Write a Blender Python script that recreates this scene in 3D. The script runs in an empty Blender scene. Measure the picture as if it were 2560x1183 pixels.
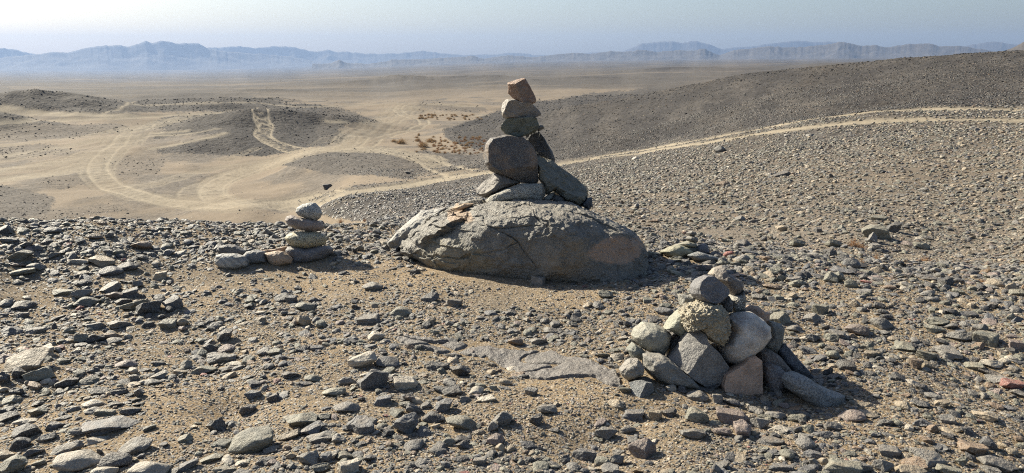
import bpy, math, random
import numpy as np
from mathutils import Vector, Matrix
sc = bpy.context.scene
C = sc.collection
# ------------------------------------------------------------------ camera
EYE = 1.55
FPX = 1971.0                       # focal length in pixels of the 2560 px wide photograph
PITCH = math.atan((591.5 - 145.0) / FPX)
cd = bpy.data.cameras.new("camera"); cam = bpy.data.objects.new("camera", cd); C.objects.link(cam)
cd.sensor_width = 36.0; cd.lens = 36.0 * FPX / 2560.0
cd.clip_start = 0.05; cd.clip_end = 60000
cam.location = (0, 0, EYE); cam.rotation_euler = (math.pi / 2 - PITCH, 0, 0)
sc.camera = cam
# ------------------------------------------------------------------ sky, sun, exposure
SUN_EL = math.radians(33); SUN_AZ = math.radians(-52)      # azimuth measured from the view direction, minus = left
W = bpy.data.worlds.new("World"); sc.world = W; W.use_nodes = True
wn = W.node_tree.nodes; wl = W.node_tree.links
sky = wn.new('ShaderNodeTexSky'); sky.sky_type = 'NISHITA'; sky.sun_disc = False
sky.sun_elevation = SUN_EL; sky.sun_rotation = SUN_AZ
sky.altitude = 0; sky.air_density = 1.0; sky.dust_density = 1.5; sky.ozone_density = 2.0
wl.new(sky.outputs[0], wn['Background'].inputs[0]); wn['Background'].inputs[1].default_value = 0.055
sd = bpy.data.lights.new("sun", 'SUN'); sun = bpy.data.objects.new("sun", sd); C.objects.link(sun)
sd.energy = 5.0; sd.angle = math.radians(0.6); sd.color = (1.0, 0.925, 0.755)
to_sun = Vector((math.sin(SUN_AZ) * math.cos(SUN_EL), math.cos(SUN_AZ) * math.cos(SUN_EL), math.sin(SUN_EL)))
sun.rotation_euler = to_sun.to_track_quat('Z', 'Y').to_euler(); sun.location = (-30, 30, 40)
sc.cycles.filter_width = 1.1
sc.cycles.use_denoising = False
sc.view_settings.view_transform = 'Standard'; sc.view_settings.look = 'None'
sc.view_settings.exposure = 1.28; sc.view_settings.gamma = 1.0
HAZE = 1.1e-4
# ------------------------------------------------------------------ numpy helpers
rng = np.random.default_rng(7)
def _h(ix, iy, iz, seed):
    h = (ix.astype(np.int64) * 374761393 + iy.astype(np.int64) * 668265263 + iz.astype(np.int64) * 2147483647 + seed * 974634777) & 0xffffffff
    h = ((h ^ (h >> 13)) * 1274126177) & 0xffffffff
    h = ((h ^ (h >> 16)) * 2246822519) & 0xffffffff
    return ((h ^ (h >> 15)) & 0xffffff) / float(0xffffff) * 2 - 1
def noise3(p, seed=0):
    i = np.floor(p).astype(np.int64); f = p - i; u = f * f * (3 - 2 * f)
    x, y, z = i[..., 0], i[..., 1], i[..., 2]; r = 0
    for dx in (0, 1):
        wx = u[..., 0] if dx else 1 - u[..., 0]
        for dy in (0, 1):
            wy = u[..., 1] if dy else 1 - u[..., 1]
            for dz in (0, 1):
                wz = u[..., 2] if dz else 1 - u[..., 2]
                r = r + wx * wy * wz * _h(x + dx, y + dy, z + dz, seed)
    return r
def noise2(x, y, seed=0):
    ix = np.floor(x).astype(np.int64); iy = np.floor(y).astype(np.int64)
    fx = x - ix; fy = y - iy; ux = fx * fx * (3 - 2 * fx); uy = fy * fy * (3 - 2 * fy)
    z = np.zeros_like(ix)
    a = _h(ix, iy, z, seed); b = _h(ix + 1, iy, z, seed); c = _h(ix, iy + 1, z, seed); d = _h(ix + 1, iy + 1, z, seed)
    return (a * (1 - ux) + b * ux) * (1 - uy) + (c * (1 - ux) + d * ux) * uy
def fbm2(x, y, o=4, seed=0):
    r = 0; a = 1.0
    for k in range(o):
        r = r + a * noise2(x + 17.3 * k, y - 9.1 * k, seed + k); a *= 0.5; x = x * 2.03; y = y * 2.03
    return r
def fbm3(p, o=4, seed=0):
    r = 0; a = 1.0
    for k in range(o):
        r = r + a * noise3(p + 11.7 * k, seed + k); a *= 0.5; p = p * 2.03
    return r
def sstep(a, b, x):
    t = np.clip((x - a) / (b - a), 0, 1); return t * t * (3 - 2 * t)
CP, SP = math.cos(PITCH), math.sin(PITCH)
AX_R = np.array([1.0, 0, 0]); AX_F = np.array([0, CP, -SP]); AX_U = np.array([0, SP, CP])
def ray(px, py):
    """direction of the sight line through a photo pixel, scaled so that its forward component is 1"""
    px = np.asarray(px, float); py = np.asarray(py, float)
    return AX_F + ((px - 1280) / FPX)[..., None] * AX_R - ((py - 591.5) / FPX)[..., None] * AX_U
def project(x, y, z):
    dz = z - EYE
    f = y * CP - dz * SP; u = y * SP + dz * CP
    f = np.maximum(f, 1e-3)
    return 1280 + FPX * x / f, 591.5 - FPX * u / f
# ------------------------------------------------------------------ the terrain: surveyed spots (px, py, ground distance) and a smooth surface through them
CTL = []
def at_py(px, py, rho):
    d = ray(px, py); h = math.hypot(d[0], d[1]); CTL.append((math.atan2(d[0], d[1]), rho, EYE + rho * d[2] / h))
def at_z(az, rho, z): CTL.append((math.radians(az), rho, z))
for az in range(-180, 180, 20):
    at_z(az, 0.6, 0.02)
for az in (-60, -40, -20, 0, 20, 40, 60):
    at_z(az, 2.0, 0.0); at_z(az, 4.0, -0.02 if az < 25 else -0.08)
for az in (-33, -24, -15, -8): at_z(az, 6.0, 0.0)
for px, py, r in ((-300, 545, 7.6), (0, 547, 7.6), (250, 556, 7.3), (500, 560, 7.2), (750, 562, 7.2), (950, 568, 7.1), (1250, 590, 6.9), (1640, 600, 6.7), (1850, 628, 6.4), (2050, 655, 6.2), (2300, 690, 6.0), (2560, 722, 5.8), (2800, 735, 5.8)):
    at_py(px, py, r)
for az, L in ((-60, ((12, -1.7), (25, -5.5), (42, -8.6))), (-34, ((11, -1.5), (25, -5.6), (44, -8.7), (55, -9.0), (80, -9.1))), (-25, ((11, -1.5), (25, -5.6), (44, -8.7), (55, -9.0), (80, -9.1))),
              (-16, ((11, -1.4), (25, -5.4), (44, -8.4), (55, -8.8), (80, -9.0)))):
    for r, z in L: at_z(az, r, z)
for az in (-34, -27, -20, -14, -9):
    at_z(az, 110, -9.2); at_z(az, 160, -9.6); at_z(az, 260, -11)
# slope behind the crest, gully and stony field on the right
for px, py, r in ((900, 560, 13), (900, 530, 24), (900, 500, 36), (900, 478, 45), (1050, 570, 10), (1050, 530, 20), (1050, 490, 33), (1050, 455, 46), (1050, 420, 62), (1050, 385, 76),
                  (800, 545, 26), (800, 515, 40), (800, 492, 50), (650, 512, 53), (900, 430, 62), (900, 375, 82), (720, 400, 80), (1150, 432, 46), (1200, 395, 66),
                  (1250, 560, 11), (1250, 500, 22), (1250, 425, 45), (1500, 590, 8.6), (1500, 520, 14), (1500, 450, 25), (1500, 398, 42), (1700, 615, 8.0), (1700, 560, 10.5), (1700, 470, 18), (1700, 400, 29), (1700, 368, 38),
                  (1850, 635, 7.8), (1950, 640, 8.0), (1950, 590, 9.5), (1950, 520, 12.5), (1950, 430, 19), (1950, 350, 28), (1950, 320, 34), (2150, 650, 8.0), (2150, 590, 9.3), (2150, 500, 13), (2150, 400, 20), (2150, 320, 28), (2150, 292, 33),
                  (2400, 660, 8.2), (2400, 560, 11), (2400, 460, 15), (2400, 370, 21), (2400, 300, 28), (2400, 275, 32), (2600, 660, 8.2), (2600, 560, 11), (2600, 460, 14.5), (2600, 370, 20), (2600, 300, 27), (2600, 272, 31),
                  (2900, 560, 11), (2900, 370, 20), (2900, 272, 31)):
    at_py(px, py, r)
# the dark stony hill beyond the track
for px, L in ((2900, ((220, 45), (150, 64), (112, 80))), (2560, ((225, 42), (165, 58), (130, 76))), (2300, ((232, 44), (175, 62), (146, 80))), (2150, ((245, 46), (190, 64), (157, 82))), (2000, ((262, 48), (205, 66), (172, 84))), (1800, ((298, 52), (240, 70), (198, 88))),
              (1600, ((335, 56), (285, 74), (238, 92))), (1400, ((368, 58), (320, 78), (270, 98))), (1250, ((385, 66), (345, 82), (300, 100)))):
    for py, r in L: at_py(px, py, r)
for px, z1, z2, z3 in ((2900, 1.0, -3, -8), (2560, 0, -4, -9), (2300, -1, -5, -9), (2000, -2.5, -6, -9.5), (1800, -5, -7.5, -9.5), (1600, -7.5, -9, -9.8), (1400, -9, -9.3, -9.8), (1250, -9.3, -9.5, -9.8)):
    a = math.degrees(math.atan((px - 1280) / 2000)); at_z(a, 135, z1); at_z(a, 220, z2); at_z(a, 340, z3)
for px, py, r in ((1110, 345, 97), (1000, 350, 97), (1000, 300, 140), (850, 340, 105), (1100, 300, 140), (1000, 265, 190), (1200, 262, 195)): at_py(px, py, r)
# the wide plain, falling gently to the left
for px, L in ((-400, ((222, 700), (205, 1700), (195, 3000), (182, 6000), (175, 9200), (173, 14000))), (0, ((222, 700), (205, 1700), (195, 3000), (182, 6000), (175, 9200), (173, 14000))), (400, ((222, 700), (205, 1700), (195, 3000), (182, 6000), (175, 9200), (173, 14000))),
              (800, ((214, 600), (190, 2100), (175, 5000), (166, 8600), (163, 14000))), (1200, ((205, 520), (180, 1500), (163, 3500), (156, 6500), (152, 14000))),
              (1600, ((196, 480), (172, 1400), (157, 3300), (151, 6000), (149, 14000))), (2000, ((188, 480), (165, 1200), (153, 3000), (148, 6000), (147, 14000))),
              (2400, ((178, 480), (158, 1200), (150, 3000), (146.5, 6000), (146, 14000))), (2900, ((170, 480), (155, 1200), (149, 3000), (146, 6000), (146, 14000)))):
    for py, r in L: at_py(px, py, r)
for az in (-150, -110, -80, 80, 110, 150, 180):
    for r, z in ((6, 0), (20, -1.0), (60, -3), (200, -7), (1000, -12), (14000, -15)): at_z(az, r, z)
CTL = np.array(CTL)
def feat(az, rho): return np.stack([az * 2.2, np.log(rho)], -1)
def _ker(A, B):
    d2 = (A[:, None, 0] - B[None, :, 0]) ** 2 + (A[:, None, 1] - B[None, :, 1]) ** 2
    return np.sqrt(d2 + 0.004)
FC = feat(CTL[:, 0], CTL[:, 1]); SV = (CTL[:, 2] - EYE) / CTL[:, 1]
_n = len(FC); _M = np.zeros((_n + 3, _n + 3)); _M[:_n, :_n] = _ker(FC, FC) - 1e-3 * np.eye(_n)
_M[:_n, _n] = 1; _M[:_n, _n + 1:] = FC; _M[_n, :_n] = 1; _M[_n + 1:, :_n] = FC.T
_wts = np.linalg.solve(_M, np.concatenate([SV, np.zeros(3)]))
def surf(az, rho):
    F = feat(az, rho); out = np.empty(len(F))
    for a in range(0, len(F), 60000):
        Q = F[a:a + 60000]; out[a:a + 60000] = _ker(Q, FC) @ _wts[:_n] + _wts[_n] + Q @ _wts[_n + 1:]
    return EYE + rho * out
def place(px, py, rho):
    d = ray(px, py); k = rho / math.hypot(d[0], d[1]); return d[0] * k, d[1] * k
# (centre px, centre py, distance, half length, half depth, turn in degrees, height)
HILLS = [(600, 330, 112, 9, 10, 10, 1.95), (735, 320, 118, 9, 10, -10, 2.6), (808, 310, 121, 6, 7, -10, 0.85), (455, 330, 116, 9, 4.5, 12, 1.25), (500, 355, 100, 9, 4.0, 12, 0.8), (850, 310, 128, 7, 5, -15, 1.2),
         (10, 260, 172, 24, 11, -8, 6.2), (240, 260, 180, 16, 9, 0, 2.0), (-120, 290, 146, 16, 5, 0, 2.8), (440, 262, 192, 15, 9, 0, 2.8), (590, 262, 205, 14, 9, 0, 2.5), (540, 270, 180, 9, 5, 20, 0.9),
         (985, 215, 560, 22, 25, 0, 5.5), (900, 222, 520, 40, 22, 0, 2.5), (1180, 215, 580, 36, 25, 0, 4.0), (1450, 218, 470, 34, 20, 0, 2.4), (1330, 228, 420, 12, 10, 0, 1.6), (660, 240, 330, 22, 12, 0, 2.2),
         (520, 240, 300, 22, 10, 0, 1.4), (2100, 175, 900, 60, 40, 0, 4.0), (1700, 185, 800, 60, 40, 0, 4.0), (1100, 195, 900, 80, 30, 0, 3.0), (2450, 158, 700, 60, 40, 0, 4), (1150, 270, 190, 30, 10, 0, 0.5)]
HW = []
for px, py, r, a, b, t, h in HILLS:
    x, y = place(px, py, r); HW.append((x, y, a, b, math.radians(t), h))
def height(x, y):
    x = np.asarray(x, float); y = np.asarray(y, float)
    rho = np.maximum(np.hypot(x, y), 0.4); az = np.arctan2(x, y)
    z = surf(az.ravel(), rho.ravel()).reshape(x.shape)
    for hx, hy, a, b, t, h in HW:
        dx = x - hx; dy = y - hy; u = (dx * math.cos(t) + dy * math.sin(t)) / a; v = (-dx * math.sin(t) + dy * math.cos(t)) / b
        q = u * u + v * v
        z = z + 0.88 * h * np.exp(-0.75 * q) * (1 + 0.14 * fbm2(x / 7, y / 7, 3, 51))
    far = sstep(9, 60, rho)
    z = z + 0.022 * fbm2(x / 0.55, y / 0.55, 4, 3) * (1 - 0.5 * far)
    z = z + 0.035 * fbm2(x / 2.2, y / 2.2, 2, 9) * sstep(1.5, 8, rho)
    z = z + 0.16 * fbm2(x / 6.0, y / 6.0, 3, 21) * sstep(9, 40, rho)
    z = z + 0.35 * fbm2(x / 25.0, y / 25.0, 3, 31) * sstep(70, 200, rho)
    z = z + 1.6 * fbm2(x / 160.0, y / 90.0, 3, 41) * sstep(250, 900, rho)
    # hollow of the small gully beside the crest
    gx, gy = place(2000, 640, 8.0)
    z = z - 0.10 * np.exp(-(((x - gx) / 1.4) ** 2 + ((y - gy) / 0.5) ** 2))
    # scooped sandy hollows close by
    for hx, hy, s, dd in ((-1.28, 3.35, 0.16, 0.05), (0.33, 2.95, 0.2, 0.05), (2.35, 3.55, 0.3, 0.05), (-1.6, 4.0, 0.3, 0.03), (0.55, 3.2, 0.12, 0.035)):
        z = z - dd * np.exp(-(((x - hx) ** 2 + (y - hy) ** 2) / s ** 2))
    return z
def ground_hit(px, py, r0=1.2, r1=2500):
    """where the sight line through each pixel first meets the ground; returns x, y, z arrays"""
    px = np.atleast_1d(np.asarray(px, float)); py = np.atleast_1d(np.asarray(py, float)); d = ray(px, py)
    hx = np.hypot(d[:, 0], d[:, 1]); R = np.exp(np.linspace(math.log(r0), math.log(r1), 420))
    X = (d[:, 0] / hx)[:, None] * R; Y = (d[:, 1] / hx)[:, None] * R; Zr = EYE + (d[:, 2] / hx)[:, None] * R
    below = Zr < height(X, Y); k = np.where(below.any(1), below.argmax(1), len(R) - 1); k = np.maximum(k, 1); i = np.arange(len(px))
    g0 = Zr[i, k - 1] - height(X[i, k - 1], Y[i, k - 1]); g1 = Zr[i, k] - height(X[i, k], Y[i, k])
    t = np.clip(g0 / np.maximum(g0 - g1, 1e-9), 0, 1); r = R[k - 1] * (1 - t) + R[k] * t
    x = d[:, 0] / hx * r; y = d[:, 1] / hx * r
    return x, y, height(x, y)
# ------------------------------------------------------------------ mesh helpers
def mesh_from(name, V, F, smooth=False, attrs=None):
    """V (n,3), F (m,k) with k = 3 or 4"""
    V = np.ascontiguousarray(V, dtype=np.float32); F = np.ascontiguousarray(F, dtype=np.int32)
    me = bpy.data.meshes.new(name); m, k = F.shape
    me.vertices.add(len(V)); me.vertices.foreach_set('co', V.ravel())
    me.loops.add(m * k); me.loops.foreach_set('vertex_index', F.ravel())
    me.polygons.add(m); me.polygons.foreach_set('loop_start', np.arange(0, m * k, k, dtype=np.int32))
    me.polygons.foreach_set('use_smooth', np.full(m, bool(smooth)))
    for an, av in (attrs or {}).items():
        if av.ndim == 2:
            a = me.attributes.new(an, 'FLOAT_COLOR', 'POINT'); c4 = np.ones((len(V), 4), np.float32); c4[:, :3] = av; a.data.foreach_set('color', c4.ravel())
        else:
            a = me.attributes.new(an, 'FLOAT', 'POINT'); a.data.foreach_set('value', av.astype(np.float32))
    me.update(calc_edges=True)
    return me
def obj(name, me, mat, parent=None, label=None, cat=None, group=None, kind=None, loc=None):
    o = bpy.data.objects.new(name, me); C.objects.link(o)
    if mat is not None and not me.materials: me.materials.append(mat)
    if parent is not None: o.parent = parent
    if label: o['label'] = label
    if cat: o['category'] = cat
    if group: o['group'] = group
    if kind: o['kind'] = kind
    if loc is not None: o.location = loc
    return o
_ico = {}
def ico(n):
    if n in _ico: return _ico[n]
    if n == 0:
        t = (1 + 5 ** 0.5) / 2
        v = [(-1, t, 0), (1, t, 0), (-1, -t, 0), (1, -t, 0), (0, -1, t), (0, 1, t), (0, -1, -t), (0, 1, -t), (t, 0, -1), (t, 0, 1), (-t, 0, -1), (-t, 0, 1)]
        f = [(0, 11, 5), (0, 5, 1), (0, 1, 7), (0, 7, 10), (0, 10, 11), (1, 5, 9), (5, 11, 4), (11, 10, 2), (10, 7, 6), (7, 1, 8), (3, 9, 4), (3, 4, 2), (3, 2, 6), (3, 6, 8), (3, 8, 9), (4, 9, 5), (2, 4, 11), (6, 2, 10), (8, 6, 7), (9, 8, 1)]
        v = np.array(v, float); v /= np.linalg.norm(v, axis=1)[:, None]; _ico[0] = (v, np.array(f)); return _ico[0]
    v, f = ico(n - 1)
    e = np.sort(np.concatenate([f[:, [0, 1]], f[:, [1, 2]], f[:, [2, 0]]]), axis=1)
    u, inv = np.unique(e, axis=0, return_inverse=True); inv = inv.ravel()
    mid = v[u[:, 0]] + v[u[:, 1]]; mid /= np.linalg.norm(mid, axis=1)[:, None]
    m = len(f); a, b, c = inv[:m] + len(v), inv[m:2 * m] + len(v), inv[2 * m:] + len(v)
    F = np.concatenate([np.stack([f[:, 0], a, c], 1), np.stack([f[:, 1], b, a], 1), np.stack([f[:, 2], c, b], 1), np.stack([a, b, c], 1)])
    _ico[n] = (np.concatenate([v, mid]), F); return _ico[n]
def rand_stone(sub, r, p=14, nplanes=11, rough=0.03, seed=0, nf=2.5):
    """unit stone: soft intersection of random half spaces, with surface noise"""
    D, F = ico(sub)
    n = r.normal(size=(nplanes, 3)); n /= np.linalg.norm(n, axis=1)[:, None]
    n = np.concatenate([n, -n[:4] + 0.25 * r.normal(size=(4, 3))]); n /= np.linalg.norm(n, axis=1)[:, None]
    d = r.uniform(0.62, 1.0, len(n))
    if p > 10:                                  # broken blocks: three pairs of split faces and a few knocked-off corners
        Q = np.linalg.qr(r.normal(size=(3, 3)))[0]; Q = np.eye(3) + 0.36 * r.normal(size=(3, 3)); a6 = np.concatenate([Q, -Q + 0.18 * r.normal(size=(3, 3))]); n = np.concatenate([a6, n[:7]]); n /= np.linalg.norm(n, axis=1)[:, None]
        d = np.concatenate([r.uniform(.5, .72, 6), r.uniform(.48, .8, 7)])
    q = np.maximum(D @ n.T, 0) / d
    rad = (np.power(q, p).sum(1) + 0.9 ** p) ** (-1.0 / p)
    V = D * rad[:, None]
    if rough > 0: V = V * (1 + rough * fbm3(V * nf + seed, 4, seed))[:, None]
    V = V - (V.max(0) + V.min(0)) / 2
    V /= np.abs(V).max(0)
    return V, F
# ------------------------------------------------------------------ materials
def new_mat(name):
    m = bpy.data.materials.new(name); m.use_nodes = True; nt = m.node_tree; return m, nt, nt.nodes['Principled BSDF']
def N(nt, t, **kw):
    n = nt.nodes.new(t)
    for k, v in kw.items(): setattr(n, k, v)
    return n
def inp(n, **kw):
    for k, v in kw.items(): n.inputs[k.replace('_', ' ')].default_value = v
def tex_noise(nt, vec, scale, detail=4, rough=0.6):
    n = N(nt, 'ShaderNodeTexNoise'); inp(n, Scale=scale, Detail=detail, Roughness=rough); nt.links.new(vec, n.inputs['Vector']); return n.outputs['Fac']
def ramp(nt, fac, a, b, ca=0.0, cb=1.0):
    n = N(nt, 'ShaderNodeMapRange'); inp(n, From_Min=a, From_Max=b, To_Min=ca, To_Max=cb); nt.links.new(fac, n.inputs['Value']); return n.outputs['Result']
def mul(nt, a, b, op='MULTIPLY'):
    n = N(nt, 'ShaderNodeMath', operation=op)
    for i, v in enumerate((a, b)):
        if isinstance(v, (int, float)): n.inputs[i].default_value = v
        else: nt.links.new(v, n.inputs[i])
    return n.outputs[0]
def mixc(nt, fac, a, b, mode='MIX'):
    n = N(nt, 'ShaderNodeMix', data_type='RGBA', blend_type=mode)
    for i, v in ((0, fac), (6, a), (7, b)):
        if isinstance(v, (int, float)): n.inputs[i].default_value = v
        elif isinstance(v, tuple): n.inputs[i].default_value = (*v, 1)
        else: nt.links.new(v, n.inputs[i])
    return n.outputs[2]
def scalec(nt, col, f):
    n = N(nt, 'ShaderNodeVectorMath', operation='SCALE'); nt.links.new(col, n.inputs[0])
    if isinstance(f, (int, float)): n.inputs['Scale'].default_value = f
    else: nt.links.new(f, n.inputs['Scale'])
    return n.outputs[0]
def bump(nt, h, strength, dist, prev=None):
    n = N(nt, 'ShaderNodeBump'); inp(n, Strength=strength, Distance=dist); nt.links.new(h, n.inputs['Height'])
    if prev is not None: nt.links.new(prev, n.inputs['Normal'])
    return n.outputs[0]
def rock_mat(name, source='object', speck=0.0, speckcol=(0.5, 0.48, 0.42), darkspeck=0.0, rough=0.6, bmp=1.0, bscale=1.0, band=0.0, stain=None, dust=0.35, cracks=0.0):
    m, nt, b = new_mat(name); L = nt.links
    pos = N(nt, 'ShaderNodeNewGeometry')
    P = pos.outputs['Position']
    if source == 'object': base = N(nt, 'ShaderNodeObjectInfo').outputs['Color']
    else:
        a = N(nt, 'ShaderNodeAttribute', attribute_name='col'); base = a.outputs['Color']
    n1 = tex_noise(nt, P, 14 * bscale, 5, 0.65); n2 = tex_noise(nt, P, 70 * bscale, 4, 0.6)
    col = scalec(nt, base, ramp(nt, n1, 0.3, 0.7, 0.68, 1.32))
    col = scalec(nt, col, ramp(nt, n2, 0.25, 0.75, 0.78, 1.22))
    if stain:
        n3 = tex_noise(nt, P, 5 * bscale, 4, 0.6); col = mixc(nt, ramp(nt, n3, 0.52, 0.66, 0, 0.75), col, stain)
    if speck > 0:
        v = tex_noise(nt, P, 190 * bscale, 2, 0.5); col = mixc(nt, ramp(nt, v, 0.52, 0.60, 0, speck), col, speckcol)
    if darkspeck > 0:
        v = tex_noise(nt, P, 150 * bscale, 2, 0.5); col = mixc(nt, ramp(nt, v, 0.50, 0.44, 0, darkspeck), col, (0.03, 0.032, 0.035))
    if band > 0:
        w = N(nt, 'ShaderNodeTexWave', wave_type='BANDS', bands_direction='DIAGONAL'); inp(w, Scale=9, Distortion=7, Detail=3, Detail_Scale=2); L.new(P, w.inputs['Vector'])
        col = mixc(nt, mul(nt, w.outputs['Fac'], band), col, (0.12, 0.12, 0.12))
    if dust > 0:                                   # wind-blown sand lying on upward faces
        s = N(nt, 'ShaderNodeSeparateXYZ'); L.new(pos.outputs['Normal'], s.inputs[0])
        up = ramp(nt, s.outputs[2], 0.55, 1.0, 0, 1); n4 = tex_noise(nt, P, 22, 4, 0.7)
        col = mixc(nt, mul(nt, up, ramp(nt, n4, 0.42, 0.68, 0, dust)), col, (0.30, 0.215, 0.13))
    h = tex_noise(nt, P, 38 * bscale, 6, 0.7)
    nrm = bump(nt, h, 0.75 * bmp, 0.02 / bscale)
    vo = N(nt, 'ShaderNodeTexVoronoi', feature='F1'); inp(vo, Scale=120 * bscale); L.new(P, vo.inputs['Vector'])
    nrm = bump(nt, vo.outputs['Distance'], 0.35 * bmp, 0.005 / bscale, nrm)
    if cracks > 0:
        n5 = N(nt, 'ShaderNodeTexNoise'); inp(n5, Scale=6.0, Detail=4.0); L.new(P, n5.inputs['Vector'])
        vm = N(nt, 'ShaderNodeVectorMath', operation='MULTIPLY_ADD'); L.new(n5.outputs['Color'], vm.inputs[0]); vm.inputs[1].default_value = (0.25, 0.25, 0.25); L.new(P, vm.inputs[2])
        vc = N(nt, 'ShaderNodeTexVoronoi', feature='DISTANCE_TO_EDGE'); inp(vc, Scale=5.0); L.new(vm.outputs[0], vc.inputs['Vector'])
        e = ramp(nt, vc.outputs['Distance'], 0.0, 0.03, 0, 1)
        nrm = bump(nt, e, cracks, 0.012, nrm)
    L.new(col, b.inputs['Base Color']); L.new(nrm, b.inputs['Normal'])
    b.inputs['Roughness'].default_value = rough; b.inputs['Specular IOR Level'].default_value = 0.5
    return m
M_ROCK = rock_mat('weathered_rock', speck=0.25)
M_GRAN = rock_mat('speckled_granite', speck=0.75, speckcol=(0.62, 0.60, 0.52), darkspeck=0.75, dust=0.1)
M_CONG = rock_mat('knobbly_conglomerate', speck=0.45, bmp=1.2, bscale=0.8, stain=(0.10, 0.09, 0.075), dust=0.2)
M_QUARTZ = rock_mat('pale_quartz', speck=0.3, speckcol=(0.8, 0.78, 0.74), stain=(0.16, 0.13, 0.11), bmp=0.6, dust=0.1)
M_BAND = rock_mat('banded_gneiss', band=0.55, speck=0.4, dust=0.15)
M_STAIN = rock_mat('stained_rock', speck=0.3, stain=(0.20, 0.13, 0.08), dust=0.2)
M_SCAT = rock_mat('loose_stones', source='attr', speck=0.15, dust=0.12)
M_SCREE = rock_mat('scree_stones', source='attr', speck=0, dust=0, rough=.9)
M_GREY = rock_mat('fine_grey_granite', speck=0.55, speckcol=(0.30, 0.30, 0.28), darkspeck=0.55, dust=0.1)
# ------------------------------------------------------------------ regions of the ground, traced as outlines on the land
def in_poly(px, py, poly):
    poly = np.array(poly, float); ins = np.zeros(px.shape, bool); j = len(poly) - 1
    for i in range(len(poly)):
        xi, yi = poly[i]; xj, yj = poly[j]
        c = ((yi > py) != (yj > py)) & (px < (xj - xi) * (py - yi) / (yj - yi + 1e-12) + xi); ins ^= c; j = i
    return ins
GRAVEL = [  # (strength, darkness, outline)
    (1.0, 1.0, [(338, 322), (400, 300), (450, 288), (560, 277), (640, 262), (740, 260), (830, 268), (900, 288), (945, 300), (915, 306), (870, 306), (840, 325), (868, 345), (850, 358), (780, 368), (720, 386), (560, 389), (400, 384), (388, 374), (470, 358), (545, 336), (480, 338), (372, 352), (372, 336), (420, 326)]),
    (1.0, 1.0, [(-500, 190), (0, 215), (80, 225), (200, 233), (330, 242), (480, 235), (600, 228), (700, 262), (660, 274), (500, 277), (430, 284), (300, 282), (170, 279), (0, 268), (-500, 262)]),
    (1.0, 1.0, [(-500, 270), (0, 268), (60, 288), (105, 302), (0, 306), (-500, 310)]),
    (0.65, 0.5, [(0, 314), (300, 308), (325, 322), (210, 342), (0, 350), (-400, 345)]),
    (0.6, 0.4, [(-300, 365), (130, 360), (210, 378), (60, 395), (-300, 402)]),
    (0.8, 0.6, [(-300, 440), (0, 462), (60, 470), (130, 492), (110, 530), (40, 548), (-300, 560)]),
    (0.6, 0.4, [(110, 440), (190, 436), (215, 455), (150, 470), (90, 462)]),
    (0.55, 0.4, [(262, 400), (330, 385), (410, 398), (400, 432), (300, 446), (262, 425)]),
    (0.55, 0.4, [(40, 548), (120, 520), (300, 505), (330, 520), (180, 545), (60, 570)]),
    (0.9, 0.55, [(700, 412), (760, 388), (860, 376), (950, 369), (1060, 379), (1215, 387), (1215, 424), (1150, 427), (1000, 446), (900, 434), (800, 432)]),
    (1.0, 0.7, [(2900, 262), (2300, 266), (2100, 286), (1900, 318), (1700, 352), (1500, 388), (1400, 406), (1210, 424), (1000, 452), (850, 476), (700, 500), (690, 515), (760, 528), (880, 546), (960, 562), (1000, 640), (2900, 760)]),
    (1.0, 1.15, [(1100, 320), (1180, 292), (1290, 262), (1500, 232), (1620, 220), (1800, 185), (2000, 155), (2300, 130), (2600, 100), (2900, 60), (2900, 262), (2300, 266), (2100, 286), (1900, 318), (1700, 352), (1500, 388), (1380, 402), (1300, 396), (1210, 382), (1110, 342)]),
    (0.6, 0.6, [(1020, 262), (1110, 262), (1215, 262), (1215, 275), (1100, 280), (1060, 272)]),
]
def gravel_mask(x, y, z):
    g, d = gravel_mask_outline(x, y, z)
    for k in (0, 1, 2, 6, 7, 8, 9, 10):
        hx, hy, a, b, t, h = HW[k]; q = ((x - hx) / a) ** 2 + ((y - hy) / b) ** 2; w = (1 - sstep(.25, .9, (q if k < 6 else q * .55) + .25 * fbm2(x / 2.5, y / 2.5, 4, 63)))
        g = np.maximum(g, w); d = np.maximum(d, w)
    return g, d
def gravel_mask_outline(x, y, z):
    px, py = project(x, y, z); rho = np.hypot(x, y)
    s = rho * 0.03 + 0.4
    wx = px + 16 * fbm2(x / s, y / s, 5, 61) + rng.normal(0, 3.5, px.shape); wy = py + 5 * fbm2(x / s + 50, y / s, 5, 62) + rng.normal(0, 1.6, px.shape)
    g = np.zeros_like(px); d = np.zeros_like(px)
    for st, dk, poly in GRAVEL:
        a = np.array(poly); box = (px > a[:, 0].min() - 40) & (px < a[:, 0].max() + 40) & (py > a[:, 1].min() - 20) & (py < a[:, 1].max() + 20)
        k = np.where(box)[0]
        if not len(k): continue
        i = k[in_poly(wx[k], wy[k], poly)]
        g[i] = np.maximum(g[i], st); d[i] = np.maximum(d[i], dk)
    front = y > 0
    g = np.where(front, g, 0.8); d = np.where(front, d, 0.6)
    return g, d
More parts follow.
